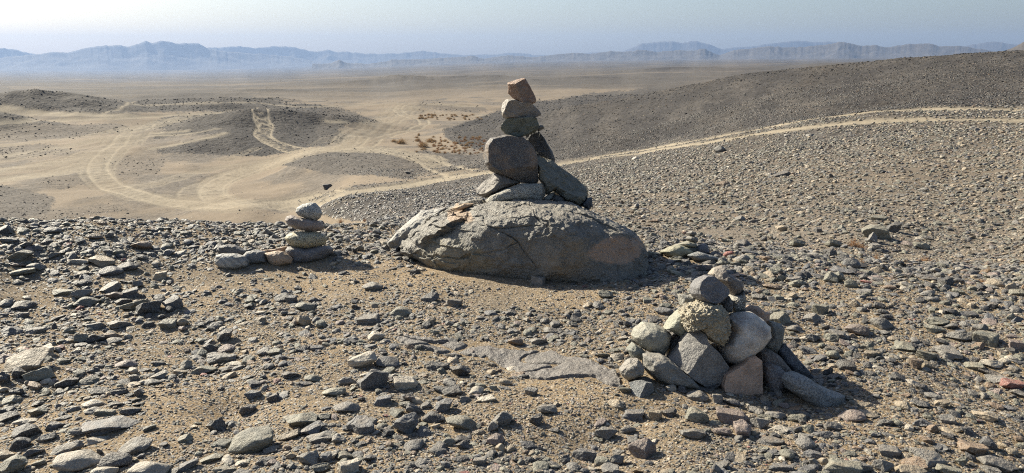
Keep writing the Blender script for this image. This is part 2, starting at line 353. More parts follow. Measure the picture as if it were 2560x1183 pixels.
# wheel tracks: (outline of the way in photo pixels, kind, half gauge, rut half width, strength)
TR = [([(1450, 401), (1380, 411), (1200, 434), (1050, 456), (900, 478), (780, 498), (650, 510), (520, 512), (400, 500), (300, 474), (245, 440), (240, 405), (290, 362), (340, 330), (372, 312)], 0.85, 0.33, 1.0),
      ([(2850, 276), (2560, 275), (2350, 272), (2200, 277), (2050, 294), (1900, 322), (1750, 350), (1600, 376), (1450, 399)], 0.0, 0.50, 1.1), ([(2850, 302), (2560, 300), (2350, 298), (2200, 302), (2050, 314), (1900, 335), (1750, 359), (1600, 382), (1450, 402), (1380, 411)], 0.0, 0.55, 1.1),
      ([(655, 270), (650, 282), (652, 300), (665, 315), (652, 335), (668, 350), (705, 364), (755, 374)], 1.0, 0.16, 1.3),
      ([(1150, 430), (1090, 408), (1030, 388), (960, 374), (860, 370), (770, 376), (700, 402), (600, 430), (545, 450), (522, 475), (540, 498), (640, 511)], 0.9, 0.34, 0.9),
      ([(1150, 432), (1050, 398), (960, 377), (820, 377), (720, 400), (640, 428), (560, 446), (480, 470), (470, 490), (520, 508)], 0.9, 0.25, 0.55),
      ([(760, 386), (640, 420), (560, 452), (535, 480), (560, 505), (700, 505)], 0.8, 0.2, 0.6),
      ([(700, 396), (600, 412), (500, 426), (400, 455), (360, 470), (250, 455)], 0.8, 0.2, 0.5),
      ([(720, 392), (560, 415), (440, 442), (380, 462), (300, 462)], 0.7, 0.3, 0.4),
      ([(-200, 480), (0, 452), (150, 435), (250, 405), (310, 370), (330, 345), (350, 320), (420, 306), (600, 280)], 0.8, 0.3, 0.7),
      ([(-200, 440), (0, 425), (180, 400), (300, 360), (345, 335), (335, 322)], 0.8, 0.25, 0.6),
      ([(-200, 405), (0, 392), (160, 368), (290, 340), (330, 325), (400, 308), (480, 300)], 0.8, 0.25, 0.6),
      ([(-200, 372), (0, 365), (200, 342), (330, 318), (400, 300)], 0.8, 0.3, 0.6),
      ([(225, 440), (222, 415), (250, 385), (300, 355), (330, 330)], 0.8, 0.22, 0.6),
      ([(260, 440), (262, 410), (300, 375), (350, 350), (355, 335)], 0.8, 0.22, 0.6),
      ([(210, 420), (240, 460), (330, 492), (450, 512), (600, 520), (760, 515)], 0.8, 0.2, 0.5),
      ([(250, 450), (330, 482), (420, 495), (540, 504), (620, 503)], 0.8, 0.2, 0.5),
      ([(-200, 322), (0, 305), (200, 298), (350, 293), (480, 285), (620, 275)], 0.6, 0.6, 0.9),
      ([(0, 268), (60, 280), (130, 284), (230, 286), (330, 290)], 0.6, 1.0, 0.9),
      ([(250, 286), (290, 276), (310, 268), (335, 254)], 0.0, 0.35, 0.9),
      ([(830, 372), (900, 345), (960, 318), (1010, 290), (1040, 265)], 0.8, 0.5, 0.7),
      ([(860, 366), (880, 340), (960, 300), (985, 280), (1030, 262)], 0.8, 0.3, 0.7),
      ([(910, 366), (960, 340), (1040, 322), (1065, 308), (1050, 296), (1000, 283), (990, 270), (1030, 257)], 0.8, 0.35, 0.9),
      ([(840, 360), (870, 330), (930, 305), (960, 285), (985, 268)], 0.8, 0.3, 0.6),
      ([(560, 333), (520, 345), (470, 356), (380, 372)], 0.0, 0.55, 0.9), ([(545, 322), (490, 334), (430, 338), (370, 340)], 0.0, 0.4, 0.7), ([(470, 327), (420, 332), (375, 333)], 0.0, 0.4, 0.8),
      ([(868, 305), (830, 306), (820, 303)], 0.0, 0.8, 0.9),
      ([(640, 372), (600, 385), (570, 400)], 0.6, 0.15, 0.5), ([(1100, 283), (1150, 290), (1210, 287)], 0.0, 1.2, 0.6),
      ([(350, 262), (600, 255), (760, 268), (900, 262), (1040, 258), (1200, 266)], 0.8, 1.6, 0.5)]
rr = np.random.default_rng(5)
for k in range(44):                            # the braid of faint wheel marks across the sand
    base = TR[[0, 4, 9, 10, 11, 20, 21][k % 7]][0]
    base = [p for p in base if p[0] < 1150 and p[0] > -300]
    off = rr.normal(0, 9, 2); TR.append(([(p[0] + off[0] * 2 + rr.normal(0, 4), p[1] + off[1] * 0.5 + rr.normal(0, 1.2)) for p in base], 0.8, 0.16, rr.uniform(0.3, 0.8)))
def chaikin(P, n=2):
    for _ in range(n):
        P = np.concatenate([P[:1], np.stack([0.75 * P[:-1] + 0.25 * P[1:], 0.25 * P[:-1] + 0.75 * P[1:]], 1).reshape(-1, 2), P[-1:]])
    return P
def track_field(x, y):
    """0..1 paleness of the wheel ruts and depth of their grooves at every ground point"""
    out = np.zeros(x.shape); grove = np.zeros(x.shape); order = np.argsort(y); ys = y[order]
    mound = np.zeros(x.shape)
    for hx, hy, a_, b_, t_, h_ in HW[:6]: mound = np.maximum(mound, 1 - sstep(.5, 1.1, ((x - hx) / a_) ** 2 + ((y - hy) / b_) ** 2))
    for ti, (pts, gauge, hw, st) in enumerate(TR):
        own = ti == 3 or gauge == 0.0
        a = np.array(pts, float); seg = []
        for p, q in zip(a[:-1], a[1:]):
            m = max(1, int(np.hypot(*(q - p)) / 40)); seg += [p + (q - p) * t / m for t in range(m)]
        seg.append(a[-1]); seg = np.array(seg)
        gx, gy, gz = ground_hit(seg[:, 0], seg[:, 1], 9.0)
        P = chaikin(np.stack([gx, gy], 1), 2)
        for p, q in zip(P[:-1], P[1:]):
            L = np.hypot(*(q - p))
            if L < 1e-4 or L > 60: continue
            R = gauge + hw * 2.5
            i0 = np.searchsorted(ys, min(p[1], q[1]) - R); i1 = np.searchsorted(ys, max(p[1], q[1]) + R); k = order[i0:i1]
            k = k[(x[k] > min(p[0], q[0]) - R) & (x[k] < max(p[0], q[0]) + R)]
            if not len(k): continue
            dx = x[k] - p[0]; dy = y[k] - p[1]; ux, uy = (q - p) / L
            t = np.clip(dx * ux + dy * uy, 0, L); ex = dx - t * ux; ey = dy - t * uy
            d = np.abs(np.hypot(ex, ey) - gauge) if gauge > 0 else np.hypot(ex, ey)
            v = st * np.exp(-(d / (hw * .7 if gauge > .55 else hw)) ** 2) * (1 if own else 1 - .95 * mound[k]); out[k] = np.maximum(out[k], v)
            grove[k] = np.maximum(grove[k], v * (1 if gauge > 0 else 0.2))
    return out, grove
# ------------------------------------------------------------------ ground sheet
def build_ground():
    fine = np.radians(np.arange(-40, 40.001, 0.085)); side = np.radians(np.concatenate([np.arange(42, 90, 2.5), np.arange(90, 270, 8), np.arange(270, 319, 2.5)]))
    az = np.concatenate([fine, side]); nT = len(az)
    R = [0.3]
    while R[-1] < 11600:
        r = R[-1]; k = 0.02 if r < 2 else 0.006 if r < 9 else 0.0085 if r < 45 else 0.0045 if r < 230 else 0.009 if r < 1500 else 0.02
        R.append(r * (1 + k))
    R = np.array(R); nR = len(R)
    A, RR = np.meshgrid(az, R); x = (np.sin(A) * RR).ravel(); y = (np.cos(A) * RR).ravel(); z = height(x, y)
    g, dk = gravel_mask(x, y, z)
    rho = np.hypot(x, y)
    tr, gr = track_field(x, y)
    edge = fbm2(x / 1.3, y / 1.3, 3, 77); tr = np.clip(tr * (0.95 + 0.12 * edge), 0, 1) * sstep(9, 12, rho)
    z = z - 0.10 * gr * sstep(9, 12, rho) + 0.03 * np.clip(gr, 0, .5) * noise2(x / .8, y / .8, 5)
    # own colour of the ground
    sand = np.array([0.192, 0.152, 0.110]); tan = np.array([0.280, 0.236, 0.172]); gravel = np.array([0.103, 0.091, 0.079]); dark = np.array([0.041, 0.037, 0.035])
    n1 = fbm2(x / (0.05 * rho + .6), y / (0.05 * rho + .6), 4, 81)
    farm = sstep(180, 330, rho) * (y > 0)
    streak = fbm2(x / 130 + 0.3 * fbm2(x / 300, y / 300, 2, 95), y / 42, 5, 91)
    fg = np.clip(0.97 + 0.45 * streak, 0, 1); g = np.where(farm > 0, g * (1 - farm) + farm * np.maximum(fg, g * 0.9), g); dk = np.where(farm > 0, dk * (1 - farm) + farm * (0.55 + 0.4 * sstep(600, 3000, rho)), dk)
    for hx, hy, a, b, t, h in HW:
        if math.hypot(hx, hy) > 290:
            q = ((x - hx) / a) ** 2 + ((y - hy) / b) ** 2; w = np.exp(-0.8 * q); g = np.maximum(g, np.clip(w * 1.6, 0, 1)); dk = np.maximum(dk, w * 1.0)
    basin = (g < 0.3) & (rho > 40) & (rho < 330)
    g = np.where(basin, np.clip(g + 0.1 + 0.6 * sstep(-0.2, 0.7, fbm2(x / 5.0, y / 9.0, 5, 83)), 0, 1), g)
    near = 1 - sstep(7.5, 9.5, rho)
    g = g * (1 - near) + near * np.clip(0.22 + 0.35 * fbm2(x / 0.7, y / 0.7, 3, 85), 0, 0.8)
    ms = sstep(8, 9.5, rho) * (1 - sstep(16, 30, rho)) * sstep(-1, 1.5, x); g = g * (1 - .55 * ms); gm = np.clip(g * (1.08 + 0.16 * n1) - .04, 0, 1)[:, None]; dm = np.clip(dk * (0.8 + 0.3 * fbm2(x / (0.02 * rho + .3), y / (0.02 * rho + .3), 3, 88)) - 0.08, 0, 1)[:, None]
    gc = gravel * (1 - dm) + dark * dm
    col = sand * (1 - gm) + gc * gm
    col = col * (1 + 0.10 * n1)[:, None]
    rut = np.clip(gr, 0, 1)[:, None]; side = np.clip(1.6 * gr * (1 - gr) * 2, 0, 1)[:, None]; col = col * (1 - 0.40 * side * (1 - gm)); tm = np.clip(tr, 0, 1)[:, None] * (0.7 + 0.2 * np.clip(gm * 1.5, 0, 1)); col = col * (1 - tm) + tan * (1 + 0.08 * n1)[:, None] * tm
    i = np.arange(nR - 1)[:, None] * nT + np.arange(nT)[None, :]; j = np.arange(nR - 1)[:, None] * nT + (np.arange(nT)[None, :] + 1) % nT
    F = np.stack([i, j, j + nT, i + nT], -1).reshape(-1, 4)[:, ::-1]
    col = col * (1 + near[:, None] * np.array([0.20, 0.10, -0.10])); V = np.stack([x, y, z], 1)
    c = len(V); V = np.concatenate([V, [[0, 0, float(height(np.array([0.0]), np.array([0.01]))[0])]]])
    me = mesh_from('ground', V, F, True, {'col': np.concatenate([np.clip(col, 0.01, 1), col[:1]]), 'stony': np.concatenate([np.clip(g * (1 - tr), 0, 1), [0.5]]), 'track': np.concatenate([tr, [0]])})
    m, nt, b = new_mat('desert_ground'); L = nt.links
    P = N(nt, 'ShaderNodeNewGeometry').outputs['Position']
    base = N(nt, 'ShaderNodeAttribute', attribute_name='col').outputs['Color']; st = N(nt, 'ShaderNodeAttribute', attribute_name='stony').outputs['Fac']
    dist = N(nt, 'ShaderNodeVectorMath', operation='LENGTH'); L.new(P, dist.inputs[0])
    nearf = ramp(nt, dist.outputs['Value'], 8, 16, 1, 0); farf = ramp(nt, dist.outputs['Value'], 10, 40, 0, 1)
    col = scalec(nt, base, ramp(nt, tex_noise(nt, P, 6, 6, 0.7), 0.25, 0.75, 0.82, 1.18))
    # grit close by
    vg = N(nt, 'ShaderNodeTexVoronoi'); inp(vg, Scale=110.0, Randomness=1.0); L.new(P, vg.inputs['Vector'])
    sat = N(nt, 'ShaderNodeSeparateColor'); L.new(vg.outputs['Color'], sat.inputs[0])
    grit = mixc(nt, ramp(nt, sat.outputs[0], 0.55, 0.75, 0, 0.6), col, (0.17, 0.155, 0.14)); grit = mixc(nt, ramp(nt, sat.outputs[1], 0.8, 0.9, 0, 0.55), grit, (0.48, 0.41, 0.32))
    col = mixc(nt, mul(nt, nearf, 0.9), col, grit)
    # stones of the desert pavement farther off
    nrm = bump(nt, vg.outputs['Distance'], 0.6, 0.006)
    nrm = bump(nt, tex_noise(nt, P, 45, 6, 0.75), 0.55, 0.02, nrm)
    for scl, amt in ((5.0, 0.9), (1.6, 0.6)):
        v = N(nt, 'ShaderNodeTexVoronoi'); inp(v, Scale=scl); L.new(P, v.inputs['Vector'])
        s2 = N(nt, 'ShaderNodeSeparateColor'); L.new(v.outputs['Color'], s2.inputs[0])
        f = mul(nt, mul(nt, st, farf), amt)
        col = mixc(nt, mul(nt, f, ramp(nt, s2.outputs[0], 0.5, 0.9, 0, 0.6)), col, scalec(nt, base, 0.5))
        col = mixc(nt, mul(nt, f, ramp(nt, s2.outputs[1], 0.75, 0.95, 0, 0.45)), col, scalec(nt, base, 1.9))
        nb = N(nt, 'ShaderNodeBump'); inp(nb, Distance=0.25 / scl); L.new(mul(nt, v.outputs['Distance'], -1.0), nb.inputs['Height']); L.new(f, nb.inputs['Strength']); L.new(nrm, nb.inputs['Normal']); nrm = nb.outputs[0]
    L.new(col, b.inputs['Base Color']); L.new(nrm, b.inputs['Normal']); b.inputs['Roughness'].default_value = 0.95; b.inputs['Specular IOR Level'].default_value = 0.15
    return obj('ground', me, m, kind='structure')
build_ground()
# ------------------------------------------------------------------ distant mountain ranges
RANGES = [
    (9000, 700, 176, [(-420, 128), (-250, 140), (-120, 132), (0, 145), (81, 137), (110, 134), (130, 129.5), (170, 131.5), (211, 121), (252, 114.5), (300, 112), (317, 117), (345, 110), (365, 101), (381, 108), (406, 101), (438, 109), (467, 107.6), (495, 109), (523, 122), (568, 129), (650, 135), (730, 143), (800, 155), (860, 165)]),
    (10200, 600, 172, [(-420, 132), (-200, 118), (-60, 114), (0, 120), (30, 123), (60, 130), (120, 142), (300, 145), (500, 124), (523, 120), (560, 118), (600, 116), (633, 120.6), (682, 115.5), (730, 117.7), (771, 126), (791, 130), (820, 125), (845, 130), (865, 129), (900, 133), (960, 135), (1000, 133), (1060, 127), (1100, 133), (1160, 138), (1240, 136), (1290, 131), (1340, 138), (1400, 138), (1460, 133), (1500, 130), (1553, 130), (1580, 120), (1605, 109), (1640, 106), (1679, 103.6), (1705, 107), (1742, 102), (1778, 112.5), (1799, 121), (1840, 130), (1900, 135), (2300, 130), (2402, 118), (2440, 110), (2480, 103.6), (2533, 111), (2620, 104), (2800, 116), (2960, 112)]),
    (5600, 420, 158, [(780, 160), (828, 158), (848, 150), (868, 158), (920, 160), (980, 150), (1050, 148), (1120, 144), (1180, 140), (1210, 146), (1270, 138), (1330, 143), (1380, 137.6), (1443, 132), (1490, 135), (1527, 127), (1553, 131), (1605, 124.5), (1642, 131), (1694, 124.5), (1726, 127), (1763, 122), (1785, 134), (1799, 137.6), (1836, 124.5), (1883, 121), (1925, 114.6), (1956, 119), (2009, 117.7), (2066, 112.5), (2098, 105), (2129, 109), (2156, 115.6), (2187, 112.5), (2218, 119), (2271, 110), (2323, 109), (2349, 116.7), (2402, 115.6), (2440, 121), (2480, 127), (2600, 132), (2800, 122), (2960, 130)]),
    (10900, 400, 150, [(1780, 130), (1831, 117.7), (1870, 118), (1904, 112.5), (1950, 106), (1993, 101), (2035, 106), (2072, 103.6), (2110, 108), (2200, 122), (2300, 132)]),
    (1500, 160, 152, [(2440, 150), (2500, 131), (2530, 122), (2560, 104), (2600, 92), (2680, 88), (2760, 100), (2900, 120), (3000, 140)]),
]
m_mt, nt, b = new_mat('mountain_rock'); P = N(nt, 'ShaderNodeNewGeometry').outputs['Position']
nt.links.new(mixc(nt, ramp(nt, tex_noise(nt, P, 0.012, 6, 0.7), 0.35, 0.65), (0.045, 0.040, 0.037), (0.070, 0.060, 0.053)), b.inputs['Base Color']); b.inputs['Roughness'].default_value = 0.95
for ri, (dist, hw, footpy, pts) in enumerate(RANGES):
    a = np.array(pts, float); n = int((a[-1, 0] - a[0, 0]) / (1.5 if dist > 2000 else 3)); px = np.linspace(a[0, 0], a[-1, 0], n)
    py = np.interp(px, a[:, 0], a[:, 1]); k = np.hanning(7); k /= k.sum(); py = np.convolve(np.pad(py, 3, 'edge'), k, 'valid')
    py = py + 1.1 * fbm2(px / 11, px * 0, 4, 201 + ri)
    d = ray(px, py); hh = np.hypot(d[:, 0], d[:, 1]); ux, uy = d[:, 0] / hh, d[:, 1] / hh; top = EYE + dist * d[:, 2] / hh
    T = np.concatenate([np.linspace(-1, 0, 26), np.linspace(0, 1, 8)[1:]]); rows = []
    for t in T:
        rr_ = dist + t * hw * (1 + 0.2 * noise2(px / 60, px * 0 + 3, 9)); x = ux * rr_; y = uy * rr_; base = surf(np.arctan2(x, y), rr_) - 25
        prof = (1 - abs(t)) ** 1.25
        spur = fbm2(x / (hw * 0.30), y / (hw * 0.30), 4, 210 + ri); w = (1 - prof) * prof * 4
        zz = base + (top - base) * np.clip(prof * (1 - (0.24 if dist < 8000 else 0.16) * w * (0.5 + 0.9 * np.abs(spur))), 0, 1)
        rows.append(np.stack([x, y, zz], 1))
    V = np.concatenate(rows); nr = len(T); i = np.arange(nr - 1)[:, None] * n + np.arange(n - 1)[None, :]
    F = np.stack([i, i + 1, i + 1 + n, i + n], -1).reshape(-1, 4)
    obj('mountain_range' if dist > 2000 else 'hill', mesh_from('mountain_range', V, F, True), m_mt, kind='structure')
# ------------------------------------------------------------------ stones traced one by one
PAL = dict(g=(0.150, 0.138, 0.122), d=(0.058, 0.053, 0.050), b=(0.098, 0.096, 0.098), n=(0.155, 0.146, 0.110), t=(0.27, 0.215, 0.148), p=(0.185, 0.140, 0.120), w=(0.36, 0.315, 0.25), o=(0.185, 0.125, 0.080), r=(0.25, 0.095, 0.075))
OCC = []         # (x, y, radius) of ground taken by the stones that were placed one by one
def traced_stone(name, pts, crop, dist, depth, colour, mat, label, cat='stone', group=None, sub=5, boxy=0.75, rough=0.05, nf=3.0, cuts=(), yaw=0.0, seed=1, lump=0.0, edge=None, extra=None, lean=0.0):
    """a stone whose outline was traced on the photograph, standing at its own distance with its own thickness; cuts are flat faces (right, toward viewer, up, offset)"""
    ox, oy, s = crop; P = np.array(pts, float); P = np.stack([ox + P[:, 0] / s, oy + P[:, 1] / s], 1)
    c = (P.max(0) + P.min(0)) / 2; half = np.ptp(P[:, 0]) / 2 * dist / FPX
    Q = np.stack([(P[:, 0] - c[0]) / FPX * dist, -(P[:, 1] - c[1]) / FPX * dist], 1)      # metres right, up
    # radius of the outline for every direction
    ang = np.linspace(-math.pi, math.pi, 721); best = np.zeros(721)
    A = Q; B = np.roll(Q, -1, 0); dx = np.cos(ang)[:, None]; dy = np.sin(ang)[:, None]; ex = (B - A)[:, 0]; ey = (B - A)[:, 1]
    den = dx * ey - dy * ex; den = np.where(np.abs(den) < 1e-12, 1e-12, den)
    t = (A[:, 0] * ey - A[:, 1] * ex) / den; u = (A[:, 0] * dy - A[:, 1] * dx) / den
    best = np.where((t > 0) & (u >= -1e-6) & (u <= 1 + 1e-6), t, 0).max(1)
    w = 7 if edge is None else edge
    if w > 1: kk = np.hanning(w + 2)[1:-1]; kk /= kk.sum(); m = len(kk) // 2; best = np.convolve(np.concatenate([best[-m - 1:-1], best, best[1:m + 1]]), kk, 'valid')
    D, F = ico(sub)
    R_, T_, U_ = D[:, 0], D[:, 1], D[:, 2]                                              # right, toward the viewer, up
    ph = np.arctan2(U_, R_); rl = np.interp(ph, ang, best); ct = np.hypot(R_, U_)
    lat = np.sign(ct) * np.power(ct, boxy) * rl; tv = np.sign(T_) * np.power(np.abs(T_), boxy) * depth / 2
    L = np.stack([np.cos(ph) * lat, tv, np.sin(ph) * lat], 1)
    for cx, cy, cz, off in cuts:                                                        # flatten beyond each cut plane
        nn = np.array([cx, cy, cz], float); nn /= np.linalg.norm(nn); e = L @ nn - off * half
        L = L - np.where(e > 0, e * 0.96, 0)[:, None] * nn
    sc_ = 1.0 / max(half, 1e-3)
    nz = fbm3(L * sc_ * nf + seed * 7.1, 4, seed); L = L * (1 + rough * nz * 0.7)[:, None]
    L[:, 1] += rough * half * 0.9 * fbm3(L * sc_ * nf * 0.8 + seed, 4, seed + 3)
    if lump > 0:
        q = fbm3(L * sc_ * 7 + seed, 3, seed + 9); L = L * (1 + lump * np.abs(q) - lump * 0.4)[:, None]
    if extra is not None: L = extra(L, c, dist)
    L[:, 1] += yaw * L[:, 0] + lean * L[:, 2]
    cen = ray(c[0], c[1]) * dist + np.array([0, 0, EYE])
    Wd = L[:, :1] * AX_R - L[:, 1:2] * AX_F + L[:, 2:] * AX_U
    o = obj(name, mesh_from(name, Wd, F[:, ::-1], True), mat, label=label, cat=cat, group=group, loc=cen); o.color = (*colour, 1)
    OCC.append((cen[0], cen[1], half * 0.9))
    return o
CA = (1120, 180, 3.285); CB = (900, 160, 2.04); CS = (500, 480, 5.3775); CR = (1500, 640, 2.817); CT = (1600, 540, 5.12)
Dm = 6.28
# ---- big boulder under the tall cairn
CRACK = [[(640, 780), (660, 830), (800, 900), (850, 970), (880, 1020)], [(930, 830), (1050, 880), (1150, 930), (1260, 960), (1420, 1000)], [(800, 905), (740, 935), (640, 960)], [(1100, 730), (1240, 790), (1380, 850)], [(440, 740), (520, 790), (640, 780)],
         [(560, 780), (480, 840), (400, 880), (380, 990)], [(1200, 840), (1300, 880), (1380, 900)], [(1300, 960), (1340, 1030), (1330, 1090)], [(560, 740), (620, 760), (650, 720)], [(250, 900), (330, 850), (430, 800), (450, 760)], [(1000, 700), (980, 760), (1040, 800), (1160, 835)], [(700, 850), (900, 830)], [(860, 720), (880, 790), (930, 830)]]
def boulder_cracks(L, c, dist):
    px = c[0] + L[:, 0] / dist * FPX; py = c[1] - L[:, 2] / dist * FPX; dmin = np.full(len(L), 1e9)
    wob = 3.0 * fbm3(L * 9, 3, 5); wx = px + wob; wy = py + 3.0 * fbm3(L * 9 + 31, 3, 6)
    for line in CRACK:
        a = np.array(line, float); a = np.stack([CB[0] + a[:, 0] / CB[2], CB[1] + a[:, 1] / CB[2]], 1)
        for p, q in zip(a[:-1], a[1:]):
            v = q - p; l = np.hypot(*v); t = np.clip(((wx - p[0]) * v[0] + (wy - p[1]) * v[1]) / l ** 2, 0, 1)
            dmin = np.minimum(dmin, np.hypot(wx - p[0] - t * v[0], wy - p[1] - t * v[1]))
    front = L[:, 1] > -0.05
    dep = 0.013 * np.clip(.7 + fbm3(L * 3.5, 2, 46), .1, 1.2) * np.exp(-(dmin / 1.3) ** 2) * front
    n = L / np.linalg.norm(L, axis=1)[:, None]; L = L - n * dep[:, None]
    # stepped, flaking layers on the left shoulder
    s = L[:, 0] * 0.6 + L[:, 2] * 1.4 + 0.05 * fbm3(L * 5, 3, 8); lay = np.floor(s * 7 + 1.0 * fbm3(L * 2.2 + 3, 3, 18)) % 2
    wl_ = 1 - sstep(-0.55, -0.15, L[:, 0]); L = L - n * (0.016 * lay * wl_)[:, None]
    rs = np.random.default_rng(88); sd = rs.uniform(-1, 1, (150, 3)) * [1.05, .8, .45]; tl = rs.normal(0, .22, (150, 3)); of = rs.uniform(-.5, 1, 150)
    wob3 = L + 0.03 * np.stack([fbm3(L * 8, 3, 41), fbm3(L * 8, 3, 42), fbm3(L * 8, 3, 43)], 1)
    near_ = np.empty(len(L), int)
    for a0 in range(0, len(L), 20000): near_[a0:a0 + 20000] = (((wob3[a0:a0 + 20000, None, :] - sd[None]) * [1, 1, 1.5]) ** 2).sum(2).argmin(1)
    cell = (0.022 * of[near_] + ((L - sd[near_]) * tl[near_]).sum(1)) * (0.14 + 0.45 * wl_); L = L - n * cell[:, None]
    L = L - n * (0.011 * fbm3(L * 11, 4, 44) + 0.006 * fbm3(L * 34, 3, 45))[:, None]
    # long low swell and hollows over the face
    L[:, 1] += 0.035 * fbm3(L * 3.0, 4, 12)
    return L
M_BOULD, nt, b_ = (lambda r: r)((rock_mat('boulder_rock', speck=0.6, speckcol=(.26, .24, .2), darkspeck=.35, stain=None, dust=0.25, cracks=0.35, bmp=1.4),) + (None, None))
nt = M_BOULD.node_tree; b_ = nt.nodes['Principled BSDF']
_src = b_.inputs['Base Color'].links[0].from_socket; P = N(nt, 'ShaderNodeNewGeometry').outputs['Position']
def blob(cx, cz, sx, sz, soft=0.35):
    """mask of a stain with its own place on the boulder (world x, z)"""
    s = N(nt, 'ShaderNodeSeparateXYZ'); nt.links.new(P, s.inputs[0]); nz = tex_noise(nt, P, 7, 4, 0.6)
    dx = mul(nt, mul(nt, s.outputs[0], -cx, 'ADD'), 1 / sx); dz = mul(nt, mul(nt, s.outputs[2], -cz, 'ADD'), 1 / sz)
    r = mul(nt, mul(nt, dx, dx), mul(nt, dz, dz), 'ADD'); r = mul(nt, r, mul(nt, nz, -0.5, 'ADD'), 'SUBTRACT')
    r = mul(nt, r, mul(nt, nz, -0.5, 'ADD'), 'SUBTRACT'); return ramp(nt, r, 1.0, 1.0 - soft, 0, 1)
c1 = mixc(nt, mul(nt, blob(0.74, 0.24, 0.22, 0.09), 0.8), _src, (0.42, 0.28, 0.19))
c1 = mixc(nt, mul(nt, blob(-0.42, 0.13, 0.30, 0.14), 0.45), c1, (0.27, 0.235, 0.155))
c1 = mixc(nt, mul(nt, blob(-0.38, 0.40, 0.13, 0.035), 0.5), c1, (0.40, 0.24, 0.12))
c1 = mixc(nt, mul(nt, blob(0.38, 0.22, 0.16, 0.16), 0.3), c1, (0.27, 0.20, 0.12))
nt.links.new(c1, b_.inputs['Base Color'])
traced_stone('boulder', [(165, 935), (225, 862), (322, 775), (430, 735), (540, 712), (640, 708), (760, 704), (930, 698), (1050, 706), (1160, 745), (1275, 812), (1355, 852), (1396, 925), (1425, 1045), (1425, 1150), (1300, 1200), (900, 1190), (600, 1160), (330, 1080), (190, 1000)], CB, 6.25, 1.5, (0.180, 0.164, 0.137), M_BOULD,
             'huge cracked grey boulder with an orange brown patch carrying the tall cairn', 'boulder', sub=8, boxy=0.8, rough=0.035, nf=2.0, yaw=0.30, seed=3, extra=boulder_cracks, edge=15)
traced_stone('split_slab', [(138, 918), (190, 852), (255, 800), (325, 748), (400, 738), (452, 735), (420, 780), (345, 830), (290, 880), (220, 945), (180, 960)], CB, 6.46, 0.50, (0.21, 0.20, 0.18), M_ROCK,
             'pale grey slab split from the left end of the huge boulder', 'rock slab', sub=6, boxy=0.8, rough=0.07, nf=4, seed=13, yaw=0.3)
for k, (pp, colr, lb) in enumerate([([(480, 735), (530, 712), (590, 712), (560, 730), (500, 748)], (0.42, 0.27, 0.15), 'thin orange flake on the left shoulder of the huge boulder'),
                                   ([(448, 775), (478, 752), (490, 790), (470, 832), (450, 828)], (0.36, 0.25, 0.16), 'upright tan flake on the left shoulder of the huge boulder'),
                                   ([(548, 722), (610, 716), (640, 735), (600, 760), (560, 750)], (0.20, 0.19, 0.17), 'grey flake just right of the orange flake on the boulder'),
                                   ([(575, 755), (640, 740), (655, 775), (620, 790), (585, 782)], (0.22, 0.21, 0.19), 'pale grey flake below the other flakes on the boulder')]):
    traced_stone('rock_flake', pp, CB, 5.98 + 0.04 * k if k != 1 else 5.95, 0.10, colr, M_ROCK, lb, 'rock flake', group='flakes on the boulder', sub=4, boxy=0.6, rough=0.06, seed=20 + k, edge=3)
